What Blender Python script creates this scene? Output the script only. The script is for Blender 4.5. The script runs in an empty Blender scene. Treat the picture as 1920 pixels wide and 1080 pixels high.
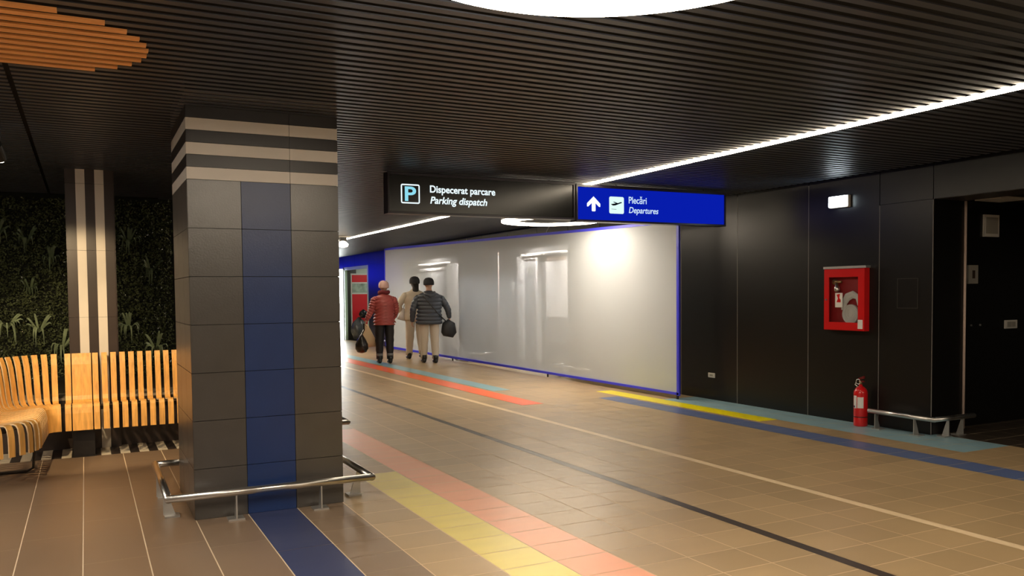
import bpy, math, random
from mathutils import Vector, Matrix
random.seed(7)
SC = bpy.context.scene
COL = SC.collection
PI = math.pi

# ---------------------------------------------------------------- camera, world, exposure
YAW, PITCH, ROLL, FPX = 0.4705512, -0.0410932, -0.0096718, 1572.14
f_ = Vector((math.sin(YAW)*math.cos(PITCH), math.cos(YAW)*math.cos(PITCH), math.sin(PITCH)))
r_ = Vector((math.cos(YAW), -math.sin(YAW), 0)); u_ = r_.cross(f_)
r2 = r_*math.cos(ROLL) + u_*math.sin(ROLL); u2 = -r_*math.sin(ROLL) + u_*math.cos(ROLL)
cd = bpy.data.cameras.new('camera'); cam = bpy.data.objects.new('camera', cd); COL.objects.link(cam)
M = Matrix.Identity(4)
for i in range(3):
    M[i][0] = r2[i]; M[i][1] = u2[i]; M[i][2] = -f_[i]
M[2][3] = 1.55
cam.matrix_world = M
cd.sensor_width = 36; cd.lens = FPX/1920*36; cd.shift_y = 75/1920
cd.clip_start = 0.05; cd.clip_end = 200
SC.camera = cam
w = bpy.data.worlds.new('world'); SC.world = w; w.use_nodes = True
w.node_tree.nodes['Background'].inputs[0].default_value = (0.9, 0.85, 0.8, 1)
w.node_tree.nodes['Background'].inputs[1].default_value = 0.03
vs = SC.view_settings
vs.view_transform = 'Standard'; vs.look = 'None'; vs.gamma = 1; vs.exposure = 0.15
vs.use_curve_mapping = False
SC.cycles.use_denoising = True
SC.cycles.max_bounces = 7
SC.cycles.sample_clamp_indirect = 6
WARM = (1.0, 0.84, 0.64)
L_RING, L_STRIP = 28.0, 31.0

# ---------------------------------------------------------------- materials
MATS = {}
def mat(name, col, rough=0.5, metal=0.0, spec=0.5, emit=None, es=0.0, noise=0.0, nscale=8.0, bump=0.0, bscale=40.0, coat=0.0, stretch=None):
    if name in MATS: return MATS[name]
    m = bpy.data.materials.new(name); m.use_nodes = True; MATS[name] = m
    nt = m.node_tree; b = nt.nodes['Principled BSDF']
    b.inputs['Base Color'].default_value = (*col, 1)
    b.inputs['Roughness'].default_value = rough
    b.inputs['Metallic'].default_value = metal
    b.inputs['Specular IOR Level'].default_value = spec
    b.inputs['Coat Weight'].default_value = coat
    if emit:
        b.inputs['Emission Color'].default_value = (*emit, 1); b.inputs['Emission Strength'].default_value = es
    tc = nt.nodes.new('ShaderNodeTexCoord')
    src = tc.outputs['Object']
    if stretch:
        mp = nt.nodes.new('ShaderNodeMapping'); mp.inputs['Scale'].default_value = stretch
        nt.links.new(src, mp.inputs['Vector']); src = mp.outputs['Vector']
    if noise:
        n = nt.nodes.new('ShaderNodeTexNoise'); n.inputs['Scale'].default_value = nscale; n.inputs['Detail'].default_value = 4
        nt.links.new(src, n.inputs['Vector'])
        cr = nt.nodes.new('ShaderNodeValToRGB')
        cr.color_ramp.elements[0].position = 0.3; cr.color_ramp.elements[1].position = 0.7
        cr.color_ramp.elements[0].color = (*[c*(1-noise) for c in col], 1)
        cr.color_ramp.elements[1].color = (*[min(1, c*(1+noise)) for c in col], 1)
        nt.links.new(n.outputs['Fac'], cr.inputs['Fac']); nt.links.new(cr.outputs['Color'], b.inputs['Base Color'])
    if bump:
        n2 = nt.nodes.new('ShaderNodeTexNoise'); n2.inputs['Scale'].default_value = bscale
        nt.links.new(src, n2.inputs['Vector'])
        bp = nt.nodes.new('ShaderNodeBump'); bp.inputs['Strength'].default_value = bump; bp.inputs['Distance'].default_value = 0.01
        nt.links.new(n2.outputs['Fac'], bp.inputs['Height']); nt.links.new(bp.outputs['Normal'], b.inputs['Normal'])
    return m
def emis(name, col, s):
    if name in MATS: return MATS[name]
    m = bpy.data.materials.new(name); m.use_nodes = True; MATS[name] = m
    nt = m.node_tree; nt.nodes.clear()
    o = nt.nodes.new('ShaderNodeOutputMaterial'); e = nt.nodes.new('ShaderNodeEmission')
    e.inputs[0].default_value = (*col, 1); e.inputs[1].default_value = s
    nt.links.new(e.outputs[0], o.inputs[0]); return m

slat_m = mat('slat_black', (0.046, 0.054, 0.074), 0.42, noise=0.12, nscale=3)
void_m = mat('plenum_black', (0.004, 0.004, 0.004), 0.9)
orange_m = mat('slat_orange', (0.95, 0.43, 0.15), 0.5, noise=0.12, nscale=5, stretch=(0.6, 8, 8))
tile_dk = mat('tile_charcoal', (0.058, 0.053, 0.049), 0.30, spec=0.8, noise=0.08, nscale=6, bump=0.06, bscale=90)
tile_bl = mat('tile_navy', (0.012, 0.034, 0.13), 0.33, noise=0.06, nscale=6, bump=0.06, bscale=90)
tile_wh = mat('tile_white', (0.62, 0.58, 0.53), 0.35, noise=0.03, nscale=4)
tile_black = mat('tile_black', (0.018, 0.015, 0.015), 0.33, noise=0.1, nscale=5)
tile_side = mat('tile_umber', (0.038, 0.026, 0.022), 0.35, noise=0.1, nscale=5)
grout_d = mat('grout_dark', (0.012, 0.012, 0.013), 0.8)
wall_m = mat('wall_black_panel', (0.0045, 0.0042, 0.004), 0.34, spec=0.45, noise=0.1, nscale=2)
joint_m = mat('panel_joint', (0.07, 0.065, 0.06), 0.4, metal=0.6)
steel = mat('brushed_steel', (0.62, 0.60, 0.57), 0.30, metal=1.0)
steel_m = mat('matte_steel', (0.55, 0.54, 0.52), 0.42, metal=0.85)
wood = mat('bent_plywood', (0.74, 0.38, 0.095), 0.42, noise=0.2, nscale=7, stretch=(6, 6, 0.7))
wood_edge = mat('plywood_edge', (0.80, 0.60, 0.36), 0.5, noise=0.1, nscale=30)
black_m = mat('black_satin', (0.012, 0.012, 0.012), 0.4)
black_steel = mat('black_coated_steel', (0.02, 0.018, 0.018), 0.35, metal=0.3)
white_pl = mat('white_plastic', (0.62, 0.60, 0.56), 0.45)
grey_pl = mat('grey_plastic', (0.30, 0.29, 0.26), 0.5)
red_m = mat('red_enamel', (0.68, 0.008, 0.010), 0.3, coat=0.3)
red_dk = mat('cabinet_inside_red', (0.26, 0.006, 0.010), 0.5)
paper = mat('paper_white', (0.80, 0.79, 0.77), 0.6)
hose_m = mat('hose_canvas', (0.55, 0.56, 0.55), 0.8, bump=0.3, bscale=150)
brass = mat('brass_fitting', (0.45, 0.32, 0.16), 0.3, metal=0.9)
glass_m = bpy.data.materials.new('clear_glass'); glass_m.use_nodes = True
_n = glass_m.node_tree; _n.nodes.clear()
_o = _n.nodes.new('ShaderNodeOutputMaterial'); _mx = _n.nodes.new('ShaderNodeMixShader'); _t = _n.nodes.new('ShaderNodeBsdfTransparent'); _g = _n.nodes.new('ShaderNodeBsdfGlossy')
_g.inputs['Roughness'].default_value = 0.03; _mx.inputs[0].default_value = 0.05
_n.links.new(_t.outputs[0], _mx.inputs[1]); _n.links.new(_g.outputs[0], _mx.inputs[2]); _n.links.new(_mx.outputs[0], _o.inputs[0])

# ---------------------------------------------------------------- mesh helpers
class MB:
    def __init__(s): s.v = []; s.f = []; s.m = []; s.mi = 0
    def quad(s, a, b, c, d):
        n = len(s.v); s.v += [a, b, c, d]; s.f.append((n, n+1, n+2, n+3)); s.m.append(s.mi)
    def poly(s, pts):
        n = len(s.v); s.v += pts; s.f.append(tuple(range(n, n+len(pts)))); s.m.append(s.mi)
    def box(s, x0, y0, z0, x1, y1, z1):
        n = len(s.v)
        s.v += [(x0,y0,z0),(x1,y0,z0),(x1,y1,z0),(x0,y1,z0),(x0,y0,z1),(x1,y0,z1),(x1,y1,z1),(x0,y1,z1)]
        for q in ((0,3,2,1),(4,5,6,7),(0,1,5,4),(1,2,6,5),(2,3,7,6),(3,0,4,7)):
            s.f.append(tuple(n+i for i in q)); s.m.append(s.mi)
        return s
    def prism(s, pts, axis, a, b):
        # pts 2-D outline; axis 'x': (y,z), 'y': (x,z), 'z': (x,y)
        def P(p, t): return {'x': (t, p[0], p[1]), 'y': (p[0], t, p[1]), 'z': (p[0], p[1], t)}[axis]
        n = len(s.v); k = len(pts)
        s.v += [P(p, a) for p in pts] + [P(p, b) for p in pts]
        s.f.append(tuple(range(n, n+k))); s.m.append(s.mi)
        s.f.append(tuple(range(n+2*k-1, n+k-1, -1))); s.m.append(s.mi)
        for i in range(k):
            j = (i+1) % k; s.f.append((n+i, n+k+i, n+k+j, n+j)); s.m.append(s.mi)
        return s
    def loft(s, pts, rad, seg=12, caps=True, up=None):
        # tube through pts with elliptical radii (ra along side, rb along other)
        P = [Vector(p) for p in pts]; n0 = len(s.v); K = len(P)
        side = None
        for i, p in enumerate(P):
            t = (P[min(i+1, K-1)] - P[max(i-1, 0)]); t = t.normalized() if t.length > 1e-9 else Vector((0,0,1))
            if side is None:
                ref = Vector(up) if up else (Vector((1,0,0)) if abs(t.x) < 0.9 else Vector((0,1,0)))
                side = (ref - t*ref.dot(t)).normalized()
            else:
                side = (side - t*side.dot(t)).normalized()
            oth = t.cross(side)
            r = rad[i] if isinstance(rad, (list, tuple)) else rad
            ra, rb = r if isinstance(r, tuple) else (r, r)
            for k in range(seg):
                a = 2*PI*k/seg
                s.v.append(tuple(p + side*(ra*math.cos(a)) + oth*(rb*math.sin(a))))
        for i in range(K-1):
            for k in range(seg):
                k2 = (k+1) % seg; a = n0+i*seg
                s.f.append((a+k, a+k2, a+seg+k2, a+seg+k)); s.m.append(s.mi)
        if caps:
            s.f.append(tuple(n0+k for k in range(seg-1, -1, -1))); s.m.append(s.mi)
            s.f.append(tuple(n0+(K-1)*seg+k for k in range(seg))); s.m.append(s.mi)
        return s
    def ball(s, c, rx, ry=None, rz=None, seg=14, rings=9, rot=None):
        ry = ry or rx; rz = rz or rx; n0 = len(s.v); c = Vector(c)
        for i in range(rings+1):
            th = PI*i/rings
            for k in range(seg):
                ph = 2*PI*k/seg
                v = Vector((rx*math.sin(th)*math.cos(ph), ry*math.sin(th)*math.sin(ph), rz*math.cos(th)))
                if rot: v = rot @ v
                s.v.append(tuple(c+v))
        for i in range(rings):
            for k in range(seg):
                k2 = (k+1) % seg; a = n0+i*seg
                s.f.append((a+k, a+seg+k, a+seg+k2, a+k2)); s.m.append(s.mi)
        return s
    def ring(s, cx, cy, z0, z1, r0, r1, seg=96, a0=0, a1=2*PI):
        n0 = len(s.v)
        for k in range(seg):
            a = a0+(a1-a0)*k/seg; ca, sa = math.cos(a), math.sin(a)
            s.v += [(cx+r0*ca, cy+r0*sa, z0), (cx+r1*ca, cy+r1*sa, z0), (cx+r1*ca, cy+r1*sa, z1), (cx+r0*ca, cy+r0*sa, z1)]
        for k in range(seg):
            a = n0+4*k; b = n0+4*((k+1) % seg)
            for i in range(4):
                j = (i+1) % 4; s.f.append((a+i, b+i, b+j, a+j)); s.m.append(s.mi)
        return s
    def lathe(s, c, prof, seg=24):
        n0 = len(s.v)
        for r, z in prof:
            for k in range(seg):
                a = 2*PI*k/seg; s.v.append((c[0]+r*math.cos(a), c[1]+r*math.sin(a), c[2]+z))
        for i in range(len(prof)-1):
            for k in range(seg):
                k2 = (k+1) % seg; a = n0+i*seg
                s.f.append((a+k, a+k2, a+seg+k2, a+seg+k)); s.m.append(s.mi)
        s.f.append(tuple(n0+k for k in range(seg-1, -1, -1))); s.m.append(s.mi)
        s.f.append(tuple(n0+(len(prof)-1)*seg+k for k in range(seg))); s.m.append(s.mi)
        return s
    def build(s, name, m, parent=None, smooth=False, bevel=0.0, sub=0):
        me = bpy.data.meshes.new(name)
        off = (0, 0, 0)
        if parent is not None:
            L = parent
            off = L.get('_o', (0, 0, 0))
        me.from_pydata([(v[0]-off[0], v[1]-off[1], v[2]-off[2]) for v in s.v], [], s.f)
        for x in (m if isinstance(m, list) else [m]): me.materials.append(x)
        if isinstance(m, list): me.polygons.foreach_set('material_index', s.m)
        if smooth: me.polygons.foreach_set('use_smooth', [True]*len(me.polygons))
        me.update()
        o = bpy.data.objects.new(name, me); COL.objects.link(o)
        if parent is not None:
            o.parent = parent; o['_o'] = off
        if bevel:
            b = o.modifiers.new('bevel', 'BEVEL'); b.width = bevel; b.segments = 2; b.limit_method = 'ANGLE'
        if sub:
            q = o.modifiers.new('sub', 'SUBSURF'); q.levels = sub; q.render_levels = sub
        return o
def tag(o, label=None, cat=None, group=None, kind=None):
    if label: o['label'] = label
    if cat: o['category'] = cat
    if group: o['group'] = group
    if kind: o['kind'] = kind
    return o
def thing(name, label, cat, loc=(0, 0, 0), group=None, kind=None):
    o = bpy.data.objects.new(name, None); COL.objects.link(o)
    o.location = loc; o['_o'] = tuple(loc)
    o.empty_display_size = 0.1
    return tag(o, label, cat, group, kind)
def struct(name, mb, m, **k):
    o = mb.build(name, m, **k); o['kind'] = 'structure'; return o
def copy_tree(o, parent=None):
    c = o.copy(); COL.objects.link(c); c.parent = parent
    for ch in list(o.children): copy_tree(ch, c)
    return c
def rotz(p, a, c=(0, 0)):
    x, y = p[0]-c[0], p[1]-c[1]
    return (c[0]+x*math.cos(a)-y*math.sin(a), c[1]+x*math.sin(a)+y*math.cos(a)) + tuple(p[2:])

# ---------------------------------------------------------------- floor: every tile its own face, tile colours as laid
BROWN = (0.44, 0.31, 0.165)
def vary(c, a=0.07):
    k = 1+random.uniform(-a, a); return tuple(min(1, x*k) for x in c)
tv, tf, tcol = [], [], []
def tile(x0, y0, x1, y1, c, g=0.0036, z=0.0, gy=None):
    gy = g if gy is None else gy
    n = len(tv); tv.extend([(x0+g, y0+gy, z), (x1-g, y0+gy, z), (x1-g, y1-gy, z), (x0+g, y1-gy, z)])
    tf.append((n, n+1, n+2, n+3)); tcol.append(c)
YEL = (0.80, 0.66, 0.16); SAL = (0.88, 0.38, 0.22); NAV = (0.040, 0.052, 0.135); LBL = (0.30, 0.48, 0.56)
BLU2 = (0.11, 0.155, 0.33)
ROW = 0.312
hall = [(1.68, 2.045, BROWN), (2.045, 2.39, 'Y'), (2.39, 2.745, 'O'), (2.745, 3.10, BROWN), (3.10, 3.455, BROWN), (3.455, 3.80, BROWN),
        (3.80, 3.882, 'D'), (3.882, 4.225, BROWN), (4.225, 4.575, BROWN), (4.575, 4.92, BROWN), (4.92, 5.0, 'L'), (5.0, 5.345, BROWN),
        (5.345, 5.695, BROWN), (5.695, 6.03, BROWN), (6.03, 6.36, BROWN), (6.36, 6.70, BROWN), (6.70, 7.05, 'B'), (7.05, 7.40, BROWN), (7.40, 7.75, 'C'), (7.75, 8.10, 'C')]
k0 = int((-5-4.17)/ROW)
for (x0, x1, c) in hall:
    for k in range(k0, 110):
        y0 = 4.17+k*ROW; y1 = y0+ROW; ym = (y0+y1)/2
        if y0 > 31: break
        if c == 'Y': cc = YEL if ym < 6.95 else BROWN
        elif c == 'O': cc = SAL if ym < 9.6 else BROWN
        elif c == 'D': cc = (0.045, 0.030, 0.022) if k % 9 != 3 else (0.14, 0.11, 0.09)
        elif c == 'L': cc = (0.86, 0.66, 0.42)
        elif c == 'B': cc = BLU2 if ym < 10.4 else BROWN
        elif c == 'C': cc = LBL if 5.0 < ym < 9.9 else BROWN
        else: cc = c
        tile(x0, y0, x1, y1, vary(cc, 0.10 if cc is BROWN else 0.02), g=0.0 if c in ('D', 'L') else 0.0038)
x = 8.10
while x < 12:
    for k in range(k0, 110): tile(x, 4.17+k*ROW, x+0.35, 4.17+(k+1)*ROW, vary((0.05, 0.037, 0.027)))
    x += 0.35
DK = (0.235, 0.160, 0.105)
xs = [-0.052-0.349*i for i in range(12, 0, -1)] + [-0.052, 0.297, 0.645, 0.995, 1.342, 1.68]
for i in range(len(xs)-1):
    x0, x1 = xs[i], xs[i+1]
    y = -5+random.uniform(0, 1)
    if i == len(xs)-3: y = -5.27
    while y < 9.14:
        L = 1.04; y1 = min(y+L, 9.14)
        if i == len(xs)-3 and y < 6.12: c = NAV
        elif i == len(xs)-2:
            # hall rows run up to the seam
            c = (0.24, 0.168, 0.11)
            yy = y
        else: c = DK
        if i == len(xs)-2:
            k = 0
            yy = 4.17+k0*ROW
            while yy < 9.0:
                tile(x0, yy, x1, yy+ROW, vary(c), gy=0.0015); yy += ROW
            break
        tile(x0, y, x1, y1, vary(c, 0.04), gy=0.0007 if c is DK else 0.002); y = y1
# dark border with white insets at the foot of the planted wall
xb = -4.06
while xb < 1.6:
    tile(xb, 9.14, xb+0.087, 9.69, (0.74, 0.66, 0.52), g=0.0)
    tile(xb+0.087, 9.14, xb+0.173, 9.69, (0.035, 0.026, 0.022), g=0.0)
    xb += 0.1735
me = bpy.data.meshes.new('floor'); me.from_pydata(tv, [], tf)
ca = me.color_attributes.new('tile_colour', 'FLOAT_COLOR', 'CORNER')
vals = []
for c in tcol: vals += [c[0], c[1], c[2], 1.0]*4
ca.data.foreach_set('color', vals)
fm = bpy.data.materials.new('floor_tiles'); fm.use_nodes = True
nt = fm.node_tree; b = nt.nodes['Principled BSDF']
at = nt.nodes.new('ShaderNodeAttribute'); at.attribute_name = 'tile_colour'
tcn = nt.nodes.new('ShaderNodeTexCoord')
mpn = nt.nodes.new('ShaderNodeMapping'); mpn.inputs['Scale'].default_value = (1.2, 5, 1)
nz = nt.nodes.new('ShaderNodeTexNoise'); nz.inputs['Scale'].default_value = 1.6; nz.inputs['Detail'].default_value = 5
nt.links.new(tcn.outputs['Object'], mpn.inputs[0]); nt.links.new(mpn.outputs[0], nz.inputs['Vector'])
mr = nt.nodes.new('ShaderNodeMapRange'); mr.inputs['To Min'].default_value = 0.90; mr.inputs['To Max'].default_value = 1.10
b.inputs['Specular IOR Level'].default_value = 0.7
nt.links.new(nz.outputs['Fac'], mr.inputs['Value'])
mul = nt.nodes.new('ShaderNodeVectorMath'); mul.operation = 'SCALE'
nt.links.new(at.outputs['Color'], mul.inputs[0]); nt.links.new(mr.outputs[0], mul.inputs['Scale'])
nt.links.new(mul.outputs[0], b.inputs['Base Color'])
mr2 = nt.nodes.new('ShaderNodeMapRange'); mr2.inputs['To Min'].default_value = 0.32; mr2.inputs['To Max'].default_value = 0.40
nt.links.new(nz.outputs['Fac'], mr2.inputs['Value']); nt.links.new(mr2.outputs[0], b.inputs['Roughness'])
nz2 = nt.nodes.new('ShaderNodeTexNoise'); nz2.inputs['Scale'].default_value = 120
nt.links.new(tcn.outputs['Object'], nz2.inputs['Vector'])
bp = nt.nodes.new('ShaderNodeBump'); bp.inputs['Strength'].default_value = 0.05; bp.inputs['Distance'].default_value = 0.005
nt.links.new(nz2.outputs['Fac'], bp.inputs['Height']); nt.links.new(bp.outputs[0], b.inputs['Normal'])
me.materials.append(fm)
grout = mat('grout_light', (0.78, 0.62, 0.44), 0.6)
me.materials.append(grout)
nf = len(tf)
fo = bpy.data.objects.new('floor', me); COL.objects.link(fo); fo['kind'] = 'structure'
g = MB(); g.box(-4.2, -5.2, -0.12, 12.2, 38, -0.0015)
struct('trim_1', g, grout)

# ---------------------------------------------------------------- ceiling of slats
g = MB()
PITCH_S = 0.1025
ORC = (-0.24, 4.90, 0.575)
y = -3.98; NS = 0
ospans = []
XL, XR = -4.0, 7.80
while y < 30:
    w_ = 0.052
    a, bb = y, y+w_
    segs = [(XL, -0.375), (-0.345, XR)]
    ym = y+w_/2
    if y+w_ > 12.0: segs = [(0.9, XR)]
    d = ORC[2]**2-(ym-ORC[1])**2
    if d > 0:
        h = math.sqrt(d); ox0, ox1 = ORC[0]-h, ORC[0]+h
        ospans.append((a, bb, ox0, ox1))
        segs = [(XL, ox0), (ox1, XR)]
    for (p, q) in segs:
        if q == XR and p < 5: g.box(p, a, 2.85, 5.352, bb, 2.857); p = 5.448
        g.box(p, a, 2.85, q, bb, 2.857)
    y += PITCH_S
struct('ceiling', g, slat_m)
g = MB(); g.box(-4.2, -5.2, 3.04, 12.2, 38, 3.12)
struct('trim_2', g, void_m)
o = thing('wooden_ceiling_disc', 'round patch of orange wooden slats set into the black slatted ceiling', 'ceiling panel', (ORC[0], ORC[1], 2.83))
for (a, bb, p, q) in ospans:
    MB().box(p, a, 2.842, q, bb+0.004, 2.852).build('slat', orange_m, o)

# ---------------------------------------------------------------- room shell
g = MB()
joints = [5.9, 6.57, 7.61, 8.88, 10.1, 11.25, 12.33, 13.41]
for i in range(len(joints)-1):
    a, bb = joints[i]+0.005, joints[i+1]-0.005
    if joints[i] in (5.9, 12.33):
        g.box(8.0, a, 0.0, 8.02, bb, 2.50); g.box(8.0, a, 2.506, 8.02, bb, 3.04)
    else:
        g.box(8.0, a, 0.0, 8.02, bb, 3.04)
for (a, bb) in ((17.40, 18.54), (22.47, 24.1), (24.11, 25.72), (28.6, 30.2)):
    g.box(8.0, a+0.004, 0, 8.02, bb-0.004, 2.50)
ys = [-5, -3, -1, 1, 3, 4.6, 5.9]
hy = ys[:-1]
for i in range(len(ys)-1): g.box(8.0, ys[i]+0.004, 2.506, 8.02, ys[i+1]-0.004, 3.04)
ys = [13.41, 14.6, 15.9, 17.2, 18.5, 19.8, 21.1, 22.47, 24.1, 25.72, 27.2, 28.6, 30.2]
for i in range(len(ys)-1): g.box(8.0, ys[i]+0.004, 2.506, 8.02, ys[i+1]-0.004, 3.04)
gj = MB()
for yj in (6.57, 7.61, 8.88, 10.1, 11.25, 12.33): gj.box(7.9985, yj-0.0035, 0.0, 8.019, yj+0.0035, 2.50 if yj in (6.57, 12.33) else 2.84)
gj.box(7.997, 5.896, 0, 8.003, 5.902, 2.5)
struct('trim_9', gj, mat('joint_light', (0.20, 0.19, 0.18), 0.4))
# returns at the ends of each bay
g.box(8.02, 5.9, 0, 8.5, 5.92, 3.04)
g.box(8.02, 17.4, 0, 8.48, 17.42, 3.04)
g.box(8.02, 22.47, 0, 8.47, 22.49, 3.04)
g.box(8.02, 13.39, 0, 8.5, 13.41, 3.04)
g.box(8.5, 6.10, 0, 12, 6.14, 3.04)
struct('wall_right', g, wall_m)
g = MB()
g.box(8.018, 5.93, 0, 8.03, 13.38, 3.04)
g.box(8.021, -5, 2.502, 8.5, 5.89, 3.04)
for (a, bb) in ((17.44, 18.53), (22.5, 25.7), (28.6, 30.2)): g.box(8.021, a, 0, 8.46, bb, 3.04)
for (a, bb) in ((13.42, 17.38), (18.54, 22.46), (25.7, 28.6)): g.box(8.021, a, 2.502, 8.46, bb, 3.04)
struct('trim_3', g, joint_m)
recess_m = mat('recess_plaster', (0.20, 0.195, 0.19), 0.7, noise=0.06, nscale=3)
g = MB(); g.box(9.3, 13.0, 0, 9.4, 25.6, 3.04); g.box(8.5, 13.0, 0, 9.3, 13.05, 3.04); g.box(8.47, 25.58, 0, 9.3, 25.62, 3.04)
struct('wall_recess', g, recess_m)
g = MB(); g.box(8.47, 13.05, 2.78, 9.3, 25.58, 2.82)
struct('trim_4', g, mat('recess_soffit', (0.10, 0.095, 0.09), 0.7))
g = MB(); g.box(-4.2, -5.2, -0.1, -4.0, 12.3, 3.1)
struct('wall_left', g, mat('wall_umber', (0.045, 0.032, 0.026), 0.6))
g = MB(); g.box(-4.2, -5.3, -0.1, 12.2, -5.1, 3.1); struct('wall_back', g, mat('wall_umber', (0, 0, 0)))
g = MB(); g.box(12.0, -5.2, -0.1, 12.2, 6.14, 3.1); struct('wall_far_right', g, wall_m)
g = MB(); g.box(1.0, 38, -0.1, 12.2, 38.2, 3.1); struct('wall_end', g, mat('wall_umber', (0, 0, 0)))
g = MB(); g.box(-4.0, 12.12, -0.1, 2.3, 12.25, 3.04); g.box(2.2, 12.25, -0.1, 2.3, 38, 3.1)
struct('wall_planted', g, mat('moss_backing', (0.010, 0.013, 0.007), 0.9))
# planter ledge in front of planted wall
g = MB(); g.box(-4.0, 9.69, 0, 2.2, 12.1, 0.50)
struct('wall_planter', g, tile_side)
g = MB(); g.box(-4.0, 9.685, 0.50, 2.2, 10.2, 0.525)
struct('trim_5', g, mat('ledge_stone', (0.30, 0.25, 0.19), 0.5))

# ---------------------------------------------------------------- tiled pillars
def clad(mb, face, u0, u1, z0, z1, pos, th=0.008, gp=0.002):
    # face: 'f' (facing -y at y=pos) or 'l' / 'r' (x=pos)
    u0 += gp; u1 -= gp; z0 += gp; z1 -= gp
    if face == 'f': mb.box(u0, pos-th, z0, u1, pos, z1)
    elif face == 'b': mb.box(u0, pos, z0, u1, pos+th, z1)
    elif face == 'l': mb.box(pos-th, u0, z0, pos, u1, z1)
    else: mb.box(pos, u0, z0, pos+th, u1, z1)
o = thing('tiled_pillar', 'large square pillar clad in charcoal tiles with a navy tile column and white bands at the top', 'pillar', (1.163, 6.65, 0))
X0, X1, Y0, Y1 = 0.648, 1.680, 6.134, 7.172
MB().box(X0, Y0, 0, X1, Y1, 3.04).build('core', grout_d, o)
rows = [0.0, 0.02, 0.353, 0.687, 1.020, 1.353, 1.687, 2.020, 2.353]
rows = [0.0, 0.353, 0.687, 1.020, 1.353, 1.687, 2.020, 2.353]
gd, gb = MB(), MB()
cf = [X0-0.008, 0.995, 1.338, X1+0.008]
ys_ = [Y0, 6.48, 6.83, Y1]
for i in range(len(rows)-1):
    for j in range(3):
        clad(gb if j == 1 else gd, 'f', cf[j], cf[j+1], rows[i], rows[i+1], Y0)
        clad(gd, 'b', cf[j], cf[j+1], rows[i], rows[i+1], Y1)
        clad(gd, 'l', ys_[j], ys_[j+1], rows[i], rows[i+1], X0)
        clad(gd, 'r', ys_[j], ys_[j+1], rows[i], rows[i+1], X1)
gd.build('charcoal_tiles', tile_dk, o); gb.build('navy_tiles', tile_bl, o)
bz = [2.353, 2.438, 2.522, 2.605, 2.689, 2.772, 2.86, 2.95, 3.03]
gk = MB()
for i in range(len(bz)-1):
    t = MB() if i % 2 == 0 else gk
    for (a, bb) in ((X0-0.008, 1.338), (1.338, X1+0.008)):
        clad(t, 'f', a, bb, bz[i], bz[i+1], Y0, gp=0.0015); clad(t, 'b', a, bb, bz[i], bz[i+1], Y1, gp=0.0015)
    clad(t, 'l', Y0, Y1, bz[i], bz[i+1], X0, gp=0.0015); clad(t, 'r', Y0, Y1, bz[i], bz[i+1], X1, gp=0.0015)
    if i % 2 == 0: t.build('white_band', tile_wh, o)
gk.build('black_bands', tile_black, o)

def striped_pillar(x0, x1, y0, y1, label):
    o = thing('tiled_pillar', label, 'pillar', ((x0+x1)/2, (y0+y1)/2, 0))
    MB().box(x0, y0+0.002, 0, x1, y1, 3.03).build('core', grout_d, o)
    zs = [0, 0.02, 0.68, 1.35, 2.03, 2.705, 3.03]
    zs = [0, 0.68, 1.35, 2.03, 2.705, 3.03]
    n = max(1, round((x1-x0)/0.0865)); wd = (x1-x0)/n
    gk = MB()
    for j in range(n):
        t = MB() if j % 2 == 1 else gk
        for i in range(len(zs)-1): clad(t, 'f', x0+j*wd, x0+(j+1)*wd, zs[i], zs[i+1], y0, gp=0.001)
        if j % 2 == 1: t.build('white_stripe', tile_wh2, o)
    for i in range(len(zs)-1):
        clad(gk, 'l', y0, y1, zs[i], zs[i+1], x0); clad(gk, 'r', y0, y1, zs[i], zs[i+1], x1)
    gk.build('dark_tiles', tile_side, o)
    return o
tile_wh2 = mat('tile_cream', (0.66, 0.60, 0.52), 0.35, noise=0.03, nscale=4)
striped_pillar(-0.143, 0.290, 9.588, 10.05, 'dark tiled pillar with two white vertical stripes against the planted wall')
striped_pillar(1.30, 2.26, 8.92, 9.9, 'square tiled pillar standing hidden behind the large charcoal pillar')

# ---------------------------------------------------------------- steel kick rails
def post(mb_f, x, y, nx, ny, H=0.2, plate=True):
    pass
def rail(label, path, posts, R=0.026, z=0.2):
    o = thing('bumper_rail', label, 'rail', (path[0][0], path[0][1], 0), group='steel bumper rails at floor level')
    g = MB()
    for i in range(len(path)-1):
        a = Vector((*path[i], z)); b_ = Vector((*path[i+1], z)); d = (b_-a).normalized()
        g.loft([a-d*(R*0.6 if i > 0 else 0), b_+d*(R*0.6 if i < len(path)-2 else 0)], R, seg=18)
    g.build('tube', steel, o, smooth=True)
    for (x, y, nx, ny) in posts:
        # triangular fin from the tube down to a foot plate, nx,ny = direction towards the wall
        f = MB(); t = 0.005; tx, ty = -ny, nx
        w0, w1 = 0.010, 0.070
        pts = [(-w0, z-0.01), (w0, z-0.01), (w1, 0.012), (-0.012, 0.012)]
        n = len(f.v)
        for sgn in (-1, 1):
            for (u, zz) in pts: f.v.append((x+nx*u+tx*t*sgn, y+ny*u+ty*t*sgn, zz))
        f.f += [(n, n+1, n+2, n+3), (n+7, n+6, n+5, n+4)] + [(n+i, n+4+i, n+4+(i+1) % 4, n+(i+1) % 4) for i in range(4)]
        f.m += [0]*6
        f.build('bracket', steel_m, o)
        c = Vector((x+nx*0.045, y+ny*0.045, 0)); hx, hy_ = abs(nx)*0.05+abs(tx)*0.055, abs(ny)*0.05+abs(ty)*0.055
        MB().box(c.x-hx, c.y-hy_, 0, c.x+hx, c.y+hy_, 0.012).build('foot_plate', steel_m, o)
    return o
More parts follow.
